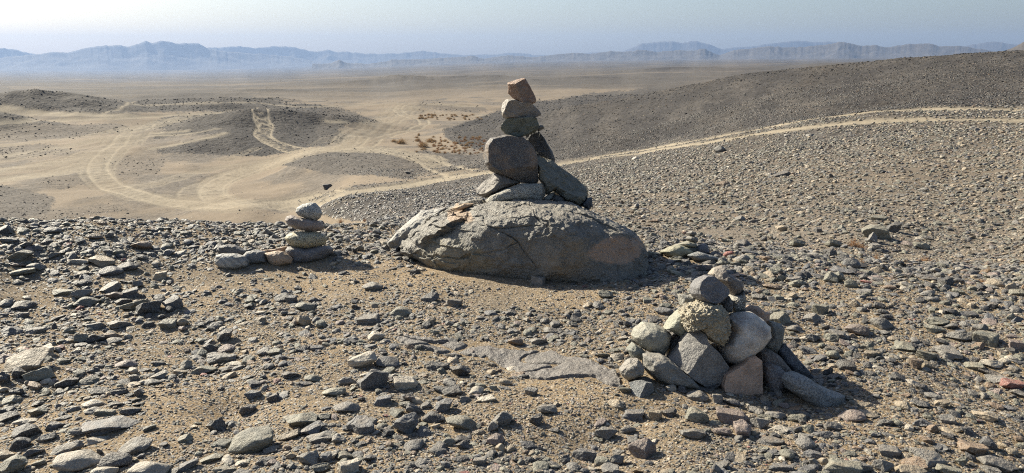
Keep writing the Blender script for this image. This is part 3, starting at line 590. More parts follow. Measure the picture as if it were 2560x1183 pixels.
# ---- the tall cairn
TALL = [
    ('cairn_stone', [(303, 1060), (340, 1020), (480, 960), (600, 920), (790, 915), (803, 960), (792, 1010), (770, 1062), (500, 1074), (360, 1096), (310, 1088)], 6.20, .26, (.30, .27, .215), M_GRAN, 'long pale speckled slab lying directly on the boulder at the foot of the tall cairn', dict(boxy=.65, rough=.05)),
    ('cairn_stone', [(218, 972), (290, 900), (380, 838), (480, 845), (560, 880), (592, 912), (450, 972), (330, 1032), (240, 1008)], 6.26, .26, (.135, .115, .098), M_ROCK, 'brown grey wedge stone sticking out left at the foot of the tall cairn', dict(boxy=.8, rough=.09, cuts=((-.6, .6, .5, .45),))),
    ('cairn_stone', [(300, 660), (308, 600), (350, 545), (430, 530), (480, 518), (560, 532), (620, 540), (690, 600), (735, 690), (747, 790), (735, 908), (690, 920), (600, 908), (450, 855), (340, 808), (303, 760)], 6.22, .36, (.062, .053, .049), M_STAIN, 'large dark rounded boulder in the middle of the tall cairn', dict(boxy=.72, rough=.03, cuts=((0.1, 1, .05, .52), (.15, .75, -.6, .66)), sub=6)),
    ('cairn_stone', [(640, 508), (730, 483), (790, 540), (850, 650), (877, 720), (867, 753), (780, 702), (735, 690), (680, 620), (642, 550)], 6.36, .2, (.038, .04, .044), M_ROCK, 'black angular stone leaning behind the large dark rounded one in the tall cairn', dict(boxy=.7, rough=.06, cuts=((-.5, .8, -.1, .3),))),
    ('cairn_stone', [(735, 693), (800, 705), (880, 745), (1000, 830), (1080, 900), (1125, 960), (1150, 1010), (1122, 1075), (1070, 1104), (960, 1062), (870, 975), (805, 1012), (780, 930), (750, 880), (745, 780)], 6.24, .32, (.125, .12, .092), M_ROCK, 'long fissured grey green slab propped on the right side of the tall cairn', dict(boxy=.72, rough=.10, nf=4.5, sub=6, cuts=((.35, .7, .6, .28),))),
    ('cairn_stone', [(1075, 900), (1130, 935), (1150, 985), (1120, 1040), (1080, 1000)], 6.36, .16, (.26, .22, .14), M_ROCK, 'yellowish lump behind the lower end of the long propped slab', dict(boxy=.8)),
    ('cairn_stone', [(438, 440), (470, 400), (560, 388), (690, 378), (727, 393), (743, 450), (730, 480), (610, 530), (500, 534), (455, 497), (430, 465)], 6.22, .26, (.085, .095, .072), M_ROCK, 'dark green flat stone, third from the top of the tall cairn', dict(boxy=.6, rough=.08, cuts=((-.1, .9, -.35, .3),))),
    ('cairn_stone', [(725, 430), (775, 438), (792, 462), (745, 487), (715, 470)], 6.34, .12, (.09, .095, .10), M_ROCK, 'small grey wedge poking out right behind the dark green stone', dict(boxy=.8)),
    ('cairn_stone', [(440, 252), (480, 230), (535, 224), (600, 258), (690, 265), (755, 328), (762, 350), (722, 372), (560, 384), (480, 387), (445, 358), (434, 300)], 6.21, .24, (.19, .165, .14), M_ROCK, 'light brown grey stone, second from the top of the tall cairn', dict(boxy=.75, rough=.07, cuts=((.2, .9, -.35, .38), (-.8, .3, .3, .85)))),
    ('cairn_stone', [(488, 85), (520, 68), (610, 48), (637, 62), (700, 165), (724, 215), (724, 248), (640, 270), (600, 252), (540, 217), (495, 167)], 6.20, .2, (.21, .115, .068), M_STAIN, 'rusty red brown angular rock topping the tall cairn', dict(boxy=.6, rough=.06, edge=3, cuts=((.25, .9, .05, .4), (-.6, .6, -.35, .52), (-.3, .5, .8, .75)))),
    ('cairn_stone', [(855, 1045), (880, 1005), (940, 1028), (965, 1068), (940, 1092), (870, 1076)], 6.18, .12, (.05, .05, .05), M_ROCK, 'small black wedge stone under the long propped slab of the tall cairn', dict(boxy=.6, edge=3)),
    ('cairn_stone', [(772, 1048), (830, 998), (884, 985), (864, 1052), (800, 1066)], 6.24, .12, (.32, .30, .26), M_ROCK, 'small pale wedge stone between the pale slab and the black wedge', dict(boxy=.6, edge=3)),
    ('cairn_stone', [(1095, 1095), (1140, 1033), (1180, 1033), (1188, 1105), (1150, 1134)], 6.20, .13, (.05, .052, .058), M_ROCK, 'small dark stone at the right foot of the tall cairn', dict(boxy=.6, edge=3)),
]
for k, (nm, pts, dd, th, colr, mt, lb, kw) in enumerate(TALL):
    traced_stone(nm, pts, CA, dd, th, colr, mt, lb, 'cairn stone', group='stones of the tall cairn', seed=40 + k, **kw)
# ---- small left cairn with the four stones beside it
def gd(px, py):
    x, y, z = ground_hit([px], [py]); return float(y[0] * CP - (z[0] - EYE) * SP)
dL = gd(770, 652) + 0.06
LEFT = [
    ([(1168, 780), (1200, 735), (1280, 730), (1450, 750), (1620, 728), (1720, 722), (1772, 760), (1758, 830), (1660, 905), (1500, 950), (1330, 975), (1240, 965), (1235, 900), (1180, 840)], dL, .26, (.115, .11, .115), M_ROCK, 'wide dark grey base stone of the small left cairn', dict(boxy=.7)),
    ([(1143, 620), (1170, 580), (1250, 540), (1380, 528), (1580, 536), (1682, 580), (1707, 630), (1680, 700), (1600, 747), (1450, 768), (1300, 752), (1200, 702)], dL - .01, .25, (.38, .33, .19), M_GRAN, 'oval yellowish speckled stone, second from below in the small left cairn', dict(boxy=.9, rough=.02)),
    ([(1148, 380), (1175, 330), (1240, 313), (1350, 343), (1420, 355), (1520, 365), (1640, 405), (1662, 470), (1642, 508), (1560, 533), (1420, 528), (1280, 492), (1190, 452)], dL, .2, (.20, .16, .14), M_STAIN, 'reddish grey flat stone, second from the top of the small left cairn', dict(boxy=.75, rough=.04)),
    ([(1288, 270), (1310, 210), (1390, 165), (1480, 143), (1550, 148), (1602, 200), (1642, 290), (1612, 352), (1560, 388), (1480, 378), (1330, 322)], dL, .18, (.33, .325, .30), M_GRAN, 'pale speckled egg shaped stone topping the small left cairn', dict(boxy=.9, rough=.02)),
    ([(878, 820), (1050, 788), (1120, 798), (1192, 850), (1242, 900), (1232, 955), (1100, 1000), (1000, 995), (930, 945)], gd(700, 662) + .02, .16, (.36, .25, .165), M_ROCK, 'smooth tan stone leaning against the base of the small left cairn', dict(boxy=.85, rough=.04)),
    ([(850, 780), (1020, 768), (1130, 733), (1182, 735), (1167, 815), (1060, 830), (890, 830)], gd(700, 650) + .12, .14, (.33, .225, .155), M_ROCK, 'tan stone wedged behind the smooth tan one beside the small left cairn', dict(boxy=.8)),
    ([(598, 850), (650, 798), (760, 783), (860, 798), (888, 850), (908, 945), (800, 962), (650, 962), (600, 890)], gd(640, 656) + .02, .18, (.16, .155, .15), M_BAND, 'grey blocky stone, second from the left in the row beside the small left cairn', dict(boxy=.6, rough=.04)),
    ([(213, 920), (240, 850), (320, 828), (480, 828), (600, 868), (642, 930), (642, 990), (560, 1028), (400, 1045), (290, 1020), (230, 975)], gd(580, 668) + .02, .18, (.36, .34, .30), M_BAND, 'whitish banded block ending the row left of the small left cairn', dict(boxy=.6, rough=.05)),
    ([(235, 790), (270, 730), (380, 703), (500, 723), (600, 790), (612, 845), (560, 860), (400, 850), (280, 835)], gd(578, 640) + .02, .16, (.085, .08, .078), M_ROCK, 'dark wedge stone right behind the whitish banded block', dict(boxy=.7, rough=.06)),
]
for k, (pts, dd, th, colr, mt, lb, kw) in enumerate(LEFT):
    traced_stone('cairn_stone' if k < 4 else 'stone', pts, CS, dd, th, colr, mt, lb, 'cairn stone' if k < 4 else 'stone', group='stones of the small left cairn' if k < 4 else 'stones beside the small left cairn', seed=70 + k, **kw)
# ---- right cairn
d0 = gd(1800, 985) + 0.10
RIGHT = [
    ([(850, 905), (870, 830), (960, 780), (1010, 752), (1040, 715), (1090, 701), (1132, 735), (1137, 860), (1132, 960), (1090, 1030), (1000, 1015), (900, 985), (855, 945)], -.02, .20, (.43, .28, .19), M_ROCK, 'pinkish brown upright stone at the front foot of the right cairn', dict(boxy=.65, rough=.03, cuts=((.1, 1, .1, .42),), sub=6)),
    ([(487, 722), (560, 640), (600, 570), (650, 506), (692, 518), (740, 600), (820, 670), (897, 775), (852, 872), (800, 922), (720, 908), (620, 842), (560, 790), (500, 752)], .02, .30, (.15, .14, .13), M_ROCK, 'big angular dark block with a pale left face in the right cairn', dict(boxy=.5, rough=.03, edge=3, sub=6, cuts=((.22, 1, -.10, .56), (-.54, .73, .42, .54)))),
    ([(833, 625), (870, 595), (905, 520), (888, 430), (940, 405), (1000, 393), (1060, 393), (1130, 438), (1182, 490), (1184, 560), (1130, 632), (1050, 702), (950, 757), (880, 742), (845, 692)], .10, .26, (.42, .375, .32), M_QUARTZ, 'large pale rounded stone with dark blotches in the right cairn', dict(boxy=.7, rough=.03, sub=6)),
    ([(566, 400), (600, 350), (680, 318), (750, 325), (840, 348), (882, 390), (892, 450), (907, 520), (874, 602), (842, 622), (790, 602), (720, 562), (690, 512), (640, 502), (600, 532), (570, 470)], .06, .26, (.33, .28, .19), M_CONG, 'knobbly yellowish brown rock under the dark round top stone of the right cairn', dict(boxy=.8, rough=.06, lump=.10, sub=6)),
    ([(643, 215), (680, 165), (740, 136), (790, 138), (850, 183), (902, 235), (902, 265), (862, 307), (800, 345), (730, 335), (680, 303), (643, 265)], .08, .20, (.115, .11, .115), M_ROCK, 'dark grey rounded stone topping the right cairn at the left', dict(boxy=.8, rough=.05, cuts=((.3, .8, .2, .62),))),
    ([(800, 92), (850, 70), (872, 110), (930, 148), (987, 173), (1000, 215), (977, 268), (930, 283), (895, 245), (850, 182), (800, 160)], .24, .18, (.15, .125, .105), M_ROCK, 'brown stone topping the right cairn behind the dark round one', dict(boxy=.75, rough=.06)),
    ([(762, 128), (800, 84), (852, 68), (860, 120), (850, 190), (800, 160)], .26, .1, (.30, .25, .19), M_ROCK, 'pale tan pointed stone peeking up behind the two top stones of the right cairn', dict(boxy=.8)),
    ([(900, 300), (930, 272), (975, 268), (1000, 232), (1006, 330), (1003, 400), (920, 402), (903, 345)], .22, .17, (.22, .20, .165), M_GRAN, 'grey brown block holding up the brown top stone of the right cairn', dict(boxy=.6)),
    ([(835, 330), (900, 276), (927, 330), (920, 395), (870, 402), (845, 355)], .14, .12, (.07, .068, .066), M_ROCK, 'small dark stone wedged below the dark round top stone', dict(boxy=.7)),
    ([(450, 510), (500, 430), (560, 378), (585, 420), (590, 500), (620, 545), (560, 565), (490, 525)], .14, .16, (.24, .24, .18), M_ROCK, 'pale greenish flat stone left of the knobbly rock in the right cairn', dict(boxy=.7)),
    ([(553, 268), (640, 278), (690, 312), (650, 345), (590, 370), (565, 345)], .16, .12, (.22, .21, .18), M_ROCK, 'thin grey slab above the knobbly rock, left of the dark round top stone', dict(boxy=.6, edge=3)),
    ([(995, 388), (1060, 346), (1110, 353), (1142, 385), (1182, 395), (1188, 470), (1130, 500), (1050, 440)], .26, .16, (.33, .21, .135), M_ROCK, 'orange brown stone behind the large pale round one in the right cairn', dict(boxy=.8)),
    ([(223, 560), (240, 510), (300, 468), (380, 473), (450, 508), (497, 550), (482, 622), (442, 695), (370, 685), (300, 652), (240, 592)], .16, .22, (.24, .23, .185), M_ROCK, 'rounded grey tan stone at the left end of the right cairn', dict(boxy=.85, rough=.05)),
    ([(303, 690), (420, 683), (480, 718), (560, 788), (640, 850), (695, 925), (600, 925), (470, 905), (370, 850), (308, 792)], .02, .22, (.18, .17, .15), M_ROCK, 'sloping grey slab under the big angular block of the right cairn', dict(boxy=.65, rough=.07)),
    ([(137, 800), (200, 728), (260, 718), (312, 780), (302, 830), (230, 860), (190, 870), (150, 835)], -.02, .14, (.20, .18, .155), M_ROCK, 'grey knobbly stone below the rounded stone at the left end of the right cairn', dict(boxy=.8, rough=.09)),
    ([(188, 655), (230, 608), (280, 638), (325, 680), (300, 730), (220, 712)], .12, .12, (.13, .135, .11), M_ROCK, 'dark green angular stone left of the right cairn below the rounded one', dict(boxy=.6, edge=3)),
    ([(213, 900), (290, 878), (370, 898), (387, 950), (330, 995), (250, 1045), (227, 985)], None, .13, (.12, .125, .125), M_ROCK, 'angular blue grey stone in front of the left foot of the right cairn', dict(boxy=.6, edge=3, cuts=((-.5, .6, .4, .4), (.4, .9, 0, .35)))),
    ([(1130, 810), (1140, 758), (1180, 738), (1250, 768), (1302, 820), (1297, 880), (1260, 950), (1200, 975), (1160, 920)], .04, .18, (.13, .115, .115), M_STAIN, 'rounded dark purple grey stone right of the pinkish foot stone', dict(boxy=.8)),
    ([(1283, 862), (1310, 828), (1380, 820), (1450, 848), (1530, 903), (1620, 943), (1705, 972), (1695, 1025), (1640, 1090), (1590, 1112), (1500, 1072), (1400, 990), (1320, 935)], -.10, .20, (.21, .215, .21), M_GREY, 'long speckled blue grey slab lying at the right foot of the right cairn', dict(boxy=.7, rough=.03, sub=6)),
    ([(1235, 650), (1280, 605), (1345, 680), (1450, 800), (1500, 868), (1400, 850), (1340, 810), (1280, 745)], .16, .13, (.075, .08, .095), M_ROCK, 'thin dark blue slab sloping down behind the right cairn', dict(boxy=.6, edge=3)),
    ([(1085, 640), (1180, 650), (1250, 698), (1335, 800), (1320, 850), (1200, 790), (1110, 730)], .10, .16, (.10, .08, .07), M_STAIN, 'dark brown slab between the upright grey stone and the thin blue slab', dict(boxy=.6)),
    ([(1180, 455), (1262, 473), (1278, 510), (1263, 612), (1222, 690), (1150, 660), (1110, 630), (1170, 560)], .2, .18, (.14, .135, .115), M_ROCK, 'upright grey stone at the right flank of the right cairn', dict(boxy=.65)),
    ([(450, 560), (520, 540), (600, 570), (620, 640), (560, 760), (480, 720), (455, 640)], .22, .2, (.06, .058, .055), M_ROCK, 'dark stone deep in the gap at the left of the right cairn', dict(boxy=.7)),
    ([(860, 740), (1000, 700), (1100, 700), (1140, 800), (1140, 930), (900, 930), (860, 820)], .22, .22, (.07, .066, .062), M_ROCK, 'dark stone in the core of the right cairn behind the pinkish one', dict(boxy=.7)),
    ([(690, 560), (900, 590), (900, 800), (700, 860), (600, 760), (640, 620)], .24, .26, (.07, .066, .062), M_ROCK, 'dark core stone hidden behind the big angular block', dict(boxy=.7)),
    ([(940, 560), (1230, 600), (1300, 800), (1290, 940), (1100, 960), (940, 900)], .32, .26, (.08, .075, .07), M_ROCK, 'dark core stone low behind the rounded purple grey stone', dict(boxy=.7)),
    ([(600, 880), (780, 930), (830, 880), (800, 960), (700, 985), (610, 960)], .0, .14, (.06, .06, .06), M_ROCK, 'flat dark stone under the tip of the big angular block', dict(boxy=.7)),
]
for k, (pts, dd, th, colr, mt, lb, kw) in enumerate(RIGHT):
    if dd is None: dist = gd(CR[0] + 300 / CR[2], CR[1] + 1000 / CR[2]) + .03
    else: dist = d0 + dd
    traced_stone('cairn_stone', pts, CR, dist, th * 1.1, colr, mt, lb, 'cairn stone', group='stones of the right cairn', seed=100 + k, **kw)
# ---- tiny cairn and its neighbours beyond the boulder
dT = gd(1735, 632)
TINY = [
    ([(598, 217), (650, 188), (705, 203), (722, 237), (680, 264), (620, 250)], .0, .11, (.13, .115, .10), 'small brown stone topping the tiny cairn behind the boulder'),
    ([(583, 287), (620, 256), (690, 258), (737, 290), (732, 332), (690, 350), (620, 322)], .0, .14, (.12, .11, .095), 'brownish middle stone of the tiny cairn'),
    ([(535, 208), (560, 196), (595, 200), (590, 232), (555, 235)], .3, .05, (.22, .13, .09), 'reddish pebble beside the top of the tiny cairn'),
    ([(498, 352), (600, 322), (700, 345), (728, 385), (705, 412), (600, 405), (520, 380)], -.01, .18, (.20, .185, .14), 'flat pale lower stone of the tiny cairn'),
    ([(520, 380), (640, 390), (720, 400), (730, 450), (640, 480), (530, 460)], .02, .2, (.10, .10, .095), 'dark bottom stone of the tiny cairn'),
    ([(713, 420), (760, 368), (820, 348), (862, 380), (888, 490), (800, 490), (720, 460)], -.04, .12, (.105, .108, .125), 'blue grey upright stone just right of the tiny cairn'),
    ([(258, 455), (380, 393), (500, 358), (620, 418), (695, 475), (560, 520), (480, 560), (390, 540)], -.06, .2, (.24, .225, .15), 'yellowish flat rock just left in front of the tiny cairn'),
    ([(598, 502), (740, 453), (960, 518), (1065, 572), (900, 592), (700, 570)], -.22, .16, (.12, .13, .135), 'long blue grey slab in front of the tiny cairn'),
]
for k, (pts, dd, th, colr, lb) in enumerate(TINY):
    traced_stone('cairn_stone' if k in (0, 1, 3, 4) else 'stone', pts, CT, dT + dd, th, colr, M_ROCK, lb, 'cairn stone' if k in (0, 1, 3, 4) else 'stone', group='stones of the tiny cairn' if k in (0, 1, 3, 4) else 'stones beside the tiny cairn', sub=4, seed=150 + k)
# ---- stones placed one by one: centre px, centre py, width, height (photo pixels), colour, shape, turn
ST = """16 573 36 26 d a;132 575 42 20 g r;108 559 28 12 d s;238 590 35 16 o r;273 587 24 16 b a;354 612 51 26 o r;422 629 34 18 b r;418 613 30 12 n r;51 636 62 30 n s 14;63 610 38 18 d a;24 599 41 16 g s;135 634 35 18 g a;200 652 51 14 w s;254 651 62 26 t a;320 664 52 24 d r;278 676 60 22 b r;43 660 41 9 p s;92 665 48 19 g r;59 676 62 20 n s;401 688 35 24 t a;160 728 54 15 n s;205 732 51 30 g a;216 751 62 27 n r;276 717 51 27 g a 18;324 732 46 25 b a;287 737 40 25 p a;262 748 24 17 n r;346 710 27 22 g a;57 762 57 21 d r;16 756 34 22 g r;343 762 72 27 n a 8;376 767 68 40 d a 14;354 779 32 20 d r;433 756 46 38 b a 12;310 752 44 24 d a;240 813 46 21 g a;300 809 62 24 g a;170 826 33 19 n s;56 786 33 16 g s;90 825 52 20 g s;32 827 49 26 b a;240 844 46 30 d a;205 846 38 30 n a;284 850 44 20 g r;281 838 46 22 o s;422 810 45 25 n a;145 794 38 18 d s;
101 882 66 25 w a;17 895 44 24 p a;65 908 106 33 t a 6;85 919 36 16 g s;98 935 68 40 n a 12;49 931 38 36 d a;10 945 30 38 d a;164 954 62 23 d a;221 950 51 20 n r;315 909 51 22 p r;11 973 28 18 t r;30 998 46 24 n a;117 954 28 17 w a;158 901 34 21 n a;42 979 34 28 d a;396 906 38 14 d s;362 924 30 10 d s;398 939 48 19 g a;382 954 46 16 g r;336 944 26 22 g a;300 977 41 24 d a;349 981 26 30 b a;248 977 52 22 g a;95 1027 46 30 n a;62 1053 54 22 w s;68 1076 60 42 d a 15;50 1106 54 38 d r;22 1042 50 17 d a;137 1061 46 26 b s;157 1045 40 10 d s;183 1021 34 16 g s;232 1006 50 22 w r;289 1009 36 16 d a;235 1024 44 20 g r;262 1029 52 20 n s;328 1024 52 25 d a;277 1058 131 28 b s;118 1091 46 25 g a;197 1078 36 24 g s;246 1095 54 18 w s;339 1111 90 38 g r 16;168 1118 80 34 g s 20;290 1148 78 50 d r;84 1128 50 28 b a;377 1172 110 40 w r;32 1160 72 52 n a 18;14 1135 44 28 t a;262 1177 66 24 w r;164 1178 44 22 n a;374 1068 34 16 n s;
524 868 32 18 p r;567 871 44 13 p r;555 891 76 28 g s;466 910 33 26 n r;509 922 64 29 n a;567 920 38 22 d a;587 907 48 13 w s;728 935 50 22 d a;782 943 44 20 n r;760 956 44 14 d s;835 976 60 30 n r;868 950 44 30 g r;757 871 44 22 d a;688 878 46 20 n a;795 869 38 19 b a;633 984 42 22 b s;685 994 32 24 d a 20;553 972 20 16 d a;620 1020 42 34 b s 30;753 1046 86 36 n a;779 1070 64 30 b a 10;722 1085 58 28 t a 12;810 1038 38 20 n a;541 1062 48 42 d a;529 1141 58 20 n s;676 1124 38 22 g a;772 1142 60 44 g a;799 1092 66 22 g a;848 1094 36 28 g a;805 1166 46 30 n a;872 1166 58 38 w a;862 1136 42 28 n a;728 1138 28 20 t r;464 1095 36 24 n a;868 1015 66 30 g r;890 1060 50 42 b a;472 1160 50 26 b s;562 1173 60 24 n s;
562 838 42 34 d a;525 867 36 24 d r;712 742 52 28 d r;745 722 20 18 d a;762 764 48 28 n r;760 800 34 38 t a;728 748 30 24 b a;458 805 28 26 t r;
932 714 52 26 g r;1075 742 48 26 b a;1002 776 56 30 n r;922 799 60 25 g a;941 837 44 30 w r;907 897 74 48 w a 18;970 903 60 24 b r;1015 956 66 42 w a;1151 924 54 40 d a;1130 975 54 36 d a;1109 1013 46 38 b a;1094 914 64 28 d s;957 999 46 26 b a;905 1062 70 48 b a;1013 1058 64 64 b a;1038 1022 52 34 b s -18;1083 1040 58 32 d r;1157 1052 86 46 n r;1033 1110 58 30 b r 8;1121 1101 38 26 n r;1157 1110 38 26 d a;1345 850 46 22 g a;1515 735 40 26 n a;1345 702 36 28 g a;1192 973 36 24 w r;1217 995 46 22 w a;1264 954 34 20 t r;1328 978 34 26 g a;1368 1020 50 32 g a;1340 1048 34 34 d a;1255 1045 58 46 g a 22;1232 1063 30 34 g a;1515 1077 58 40 g a;1570 1071 38 26 g r;1460 1133 62 44 b a;1413 1148 26 30 d a;1540 1148 38 38 g a;1604 1118 72 62 p a;1238 1097 46 34 p a;1251 1118 26 26 t r;1200 1152 38 26 g a;1115 1160 26 22 b a;877 1165 46 38 w a;1540 1007 40 20 t r;1383 1073 34 12 d s;1137 757 40 26 g a;1077 801 28 22 t a;1277 782 30 18 d a;1377 824 38 18 g r;1638 1037 36 34 t a;1672 1029 40 28 d a;1583 1033 56 28 b a;
1744 986 56 32 g r;1795 996 30 30 g a;1829 1003 44 24 b r;1831 1037 88 44 p a;1856 1070 46 50 p a;1899 1054 48 40 g a;1804 1076 46 26 p a;1938 1036 54 22 g r;1992 1043 46 26 n a;1946 1070 50 24 w a;1927 1100 66 26 d s;2019 1070 32 28 n a;2006 1056 24 20 d a;2014 1090 38 22 g a;1741 1035 60 50 n a;1730 1078 70 30 g a;2128 1035 70 38 p r;2082 1062 50 34 g a;2115 912 46 38 d a;2080 961 20 12 d a;2030 1133 46 26 b a;1954 1166 58 24 b s;1962 1118 20 14 n r;2033 1155 26 28 g a;2060 1152 32 24 t r;2106 1166 90 38 n a;2023 874 54 20 b s;2085 872 44 20 d s;
2315 886 50 26 n a;2367 878 70 32 g a;2287 908 30 30 o a;2322 911 34 24 t a;2476 905 52 22 w a;2511 901 28 20 w r;2435 912 50 24 n a;2546 980 40 18 g a;2476 930 56 12 d s;2498 945 66 18 g s;2451 969 28 16 w r;2460 1035 64 28 t a;2353 1007 38 22 t a;2304 1008 44 24 g a;2257 1010 44 28 t r;2367 1046 42 26 g a;2306 1054 46 30 b a;2331 1070 30 28 o a;2391 1024 22 10 o r;2470 1106 42 38 b a;2225 1125 58 30 g a;2206 1160 52 44 g a;2151 1163 64 40 g a;2318 1141 90 36 g a -15;2285 1158 66 32 o a;2274 1172 78 30 t a;2370 1174 62 26 n a;2493 1152 90 44 g a;2476 1172 52 26 g a;2402 1152 30 30 n a;2432 1122 70 18 o a;2547 1095 26 22 o a;2317 1098 36 20 o a;2391 1073 24 18 t r;
2233 570 38 32 d a;2182 596 24 34 g a;2264 567 20 10 d r;2197 546 42 18 n a;2084 607 44 26 n a;2073 631 34 28 d a;2267 608 34 14 p r;2303 614 42 22 n s;2348 626 28 14 g r;2322 596 26 14 d a;2185 614 32 18 g a;2106 675 62 18 b s -10;2093 693 38 32 n a;2128 708 34 28 n r;2319 694 58 18 d s;2395 727 32 18 n a;2486 707 44 28 t r;2541 730 38 22 n a;2198 763 32 24 d a;2206 806 62 36 g r;2136 757 28 24 t r;2480 763 28 20 d a;2340 803 60 18 n a;2328 776 20 20 n a;2096 836 48 30 g a;2398 836 62 28 g a;2462 846 62 40 n a;2541 861 40 30 p a;2334 820 48 22 n s;2261 864 50 24 n a;2358 870 60 22 g s;2166 864 34 24 n a;
1959 571 44 17 t a;1993 606 42 26 n a;2043 576 22 18 d a;1910 597 16 16 d r;1883 552 24 12 g s;1850 546 28 16 g a;1760 669 46 16 p a;1652 667 26 20 g r;1678 673 24 22 n r;1694 683 40 16 n s;1991 706 46 22 n a;1985 698 40 20 g a;1953 694 24 22 n a;2078 694 36 34 n a;1932 716 52 8 o s;1880 632 60 16 b s -8;1916 645 34 16 o a;1963 655 26 14 d a;
1799 373 31 21 g r;1589 396 18 12 w r;1806 461 37 19 o a;1954 436 42 16 d a 15;2077 441 14 14 d a;2308 475 31 16 g s 12;2434 317 14 8 g r;1591 515 14 16 g r;2027 494 24 12 w r;1878 406 16 8 g a;1634 552 32 14 o a;1967 339 14 10 g a;2025 338 22 8 g s;820 465 26 14 d a;1020 432 16 8 d a;
1949 794 52 38 n a;1894 740 34 20 g a;1983 760 34 18 n r;2030 793 42 26 g a;2050 772 40 32 n a;1986 820 38 20 g r;2032 843 36 26 b a;2078 841 40 26 n a;1569 810 22 22 d a;1553 806 18 16 d a;1677 968 28 18 w a;1606 948 48 24 d r;1660 776 50 24 b s"""
ST = [(*map(float, s.split()[:4]), s.split()[4], s.split()[5], float(s.split()[6]) if len(s.split()) > 6 else None, None) for s in ST.replace("\n", "").split(";") if s.strip()]
ST += [(196, 1146, 112, 56, 'w', 'r', None, 'big cream coloured rounded rock at the bottom left'), (632, 1093, 118, 76, 'n', 'r', 16, 'large smooth greenish grey cobble on the bottom left sand'),
       (932, 944, 86, 70, 'b', 'a', 14, 'big blocky blue grey rock left of the flat bedrock'), (1289, 852, 40, 26, 'o', 'r', None, 'dark reddish round lava stone on the far rim of the flat bedrock'),
       (1542, 892, 42, 18, 'w', 'r', None, 'smooth orange cream pebble lying left of the right cairn'), (2531, 958, 56, 30, 'r', 'a', None, 'brick red angular stone at the right edge'),
       (2191, 580, 66, 44, 'n', 'a', 10, 'big pale split rock on the slope beyond the gully'), (2128, 657, 42, 32, 'b', 'r', None, 'pale bluish rounded rock at the near side of the gully'),
       (2142, 821, 60, 38, 'p', 'r', None, 'knobbly pinkish purple rock right of the right cairn'), (1858, 610, 46, 30, 'd', 'r', None, 'dark cone shaped stone right of the tiny cairn')]
MARKS = [(770, 600, 'small left cairn'), (1000, 600, 'huge boulder'), (1300, 640, 'huge boulder'), (1600, 650, 'huge boulder'), (1300, 895, 'flat bedrock'), (1480, 915, 'flat bedrock'), (1100, 870, 'flat bedrock'), (1790, 850, 'right cairn'), (1735, 600, 'tiny cairn'), (196, 1146, 'big cream rock'), (632, 1093, 'large greenish cobble'),
         (932, 944, 'big blocky blue grey rock'), (2531, 958, 'brick red stone'), (2191, 578, 'big pale split rock'), (2142, 821, 'knobbly pinkish purple rock')]
CW = dict(g='grey', d='dark', b='blue grey', n='greenish grey', t='tan', p='pinkish', w='whitish', o='brown', r='brick red'); SW = dict(a='angular', r='rounded', s='flat')
ORD = ['nearest', 'second nearest', 'third nearest', 'fourth nearest', 'fifth nearest', 'sixth nearest', 'seventh nearest', 'eighth nearest', 'ninth nearest', 'tenth nearest', 'eleventh nearest', 'twelfth nearest']
keys = {}
for i, s in enumerate(ST):
    if s[7]: continue
    m = min(MARKS, key=lambda q: math.hypot(q[0] - s[0], (q[1] - s[1]) * 1.6)); dx, dy = s[0] - m[0], (s[1] - m[1]) * 1.6
    rel = ('left of' if dx < 0 else 'right of') if abs(dx) > abs(dy) else ('in front of' if dy > 0 else 'beyond')
    size = 'small' if s[2] < 36 else 'large' if s[2] > 58 else 'medium'
    keys.setdefault((size, CW[s[4]], SW[s[5]], rel, m[2]), []).append((math.hypot(dx, dy), i))
SLAB_LABEL = {}
for k, L_ in keys.items():
    L_.sort()
    for j, (_, i) in enumerate(L_):
        pre = '' if len(L_) == 1 else (ORD[j] + ' ' if j < len(L_) - 1 or len(L_) == 2 and False else 'farthest ')
        SLAB_LABEL[i] = f'{pre}{k[0]} {k[1]} {k[2]} stone {k[3]} the {k[4]}'
r2 = np.random.default_rng(11); PROTO = {}
for sh, n, p, npl, rg in (('a', 16, 60, 6, .10), ('r', 8, 9, 9, .06), ('s', 10, 45, 6, .12)):
    PROTO[sh] = []; nf_ = 1.6
    for k in range(n):
        V, F = rand_stone(4, r2, p, npl, rg, seed=300 + k + (50 if sh == 's' else 0), nf=1.9)
        PROTO[sh].append(mesh_from('stone', V, F, True)); PROTO[sh][-1].materials.append(M_ROCK)
S = np.array([[s[0], s[1] + s[3] * 0.30] for s in ST]); gx, gy, gz = ground_hit(S[:, 0], S[:, 1])
ORDER = sorted(range(len(ST)), key=lambda i: -ST[i][2] * ST[i][3])
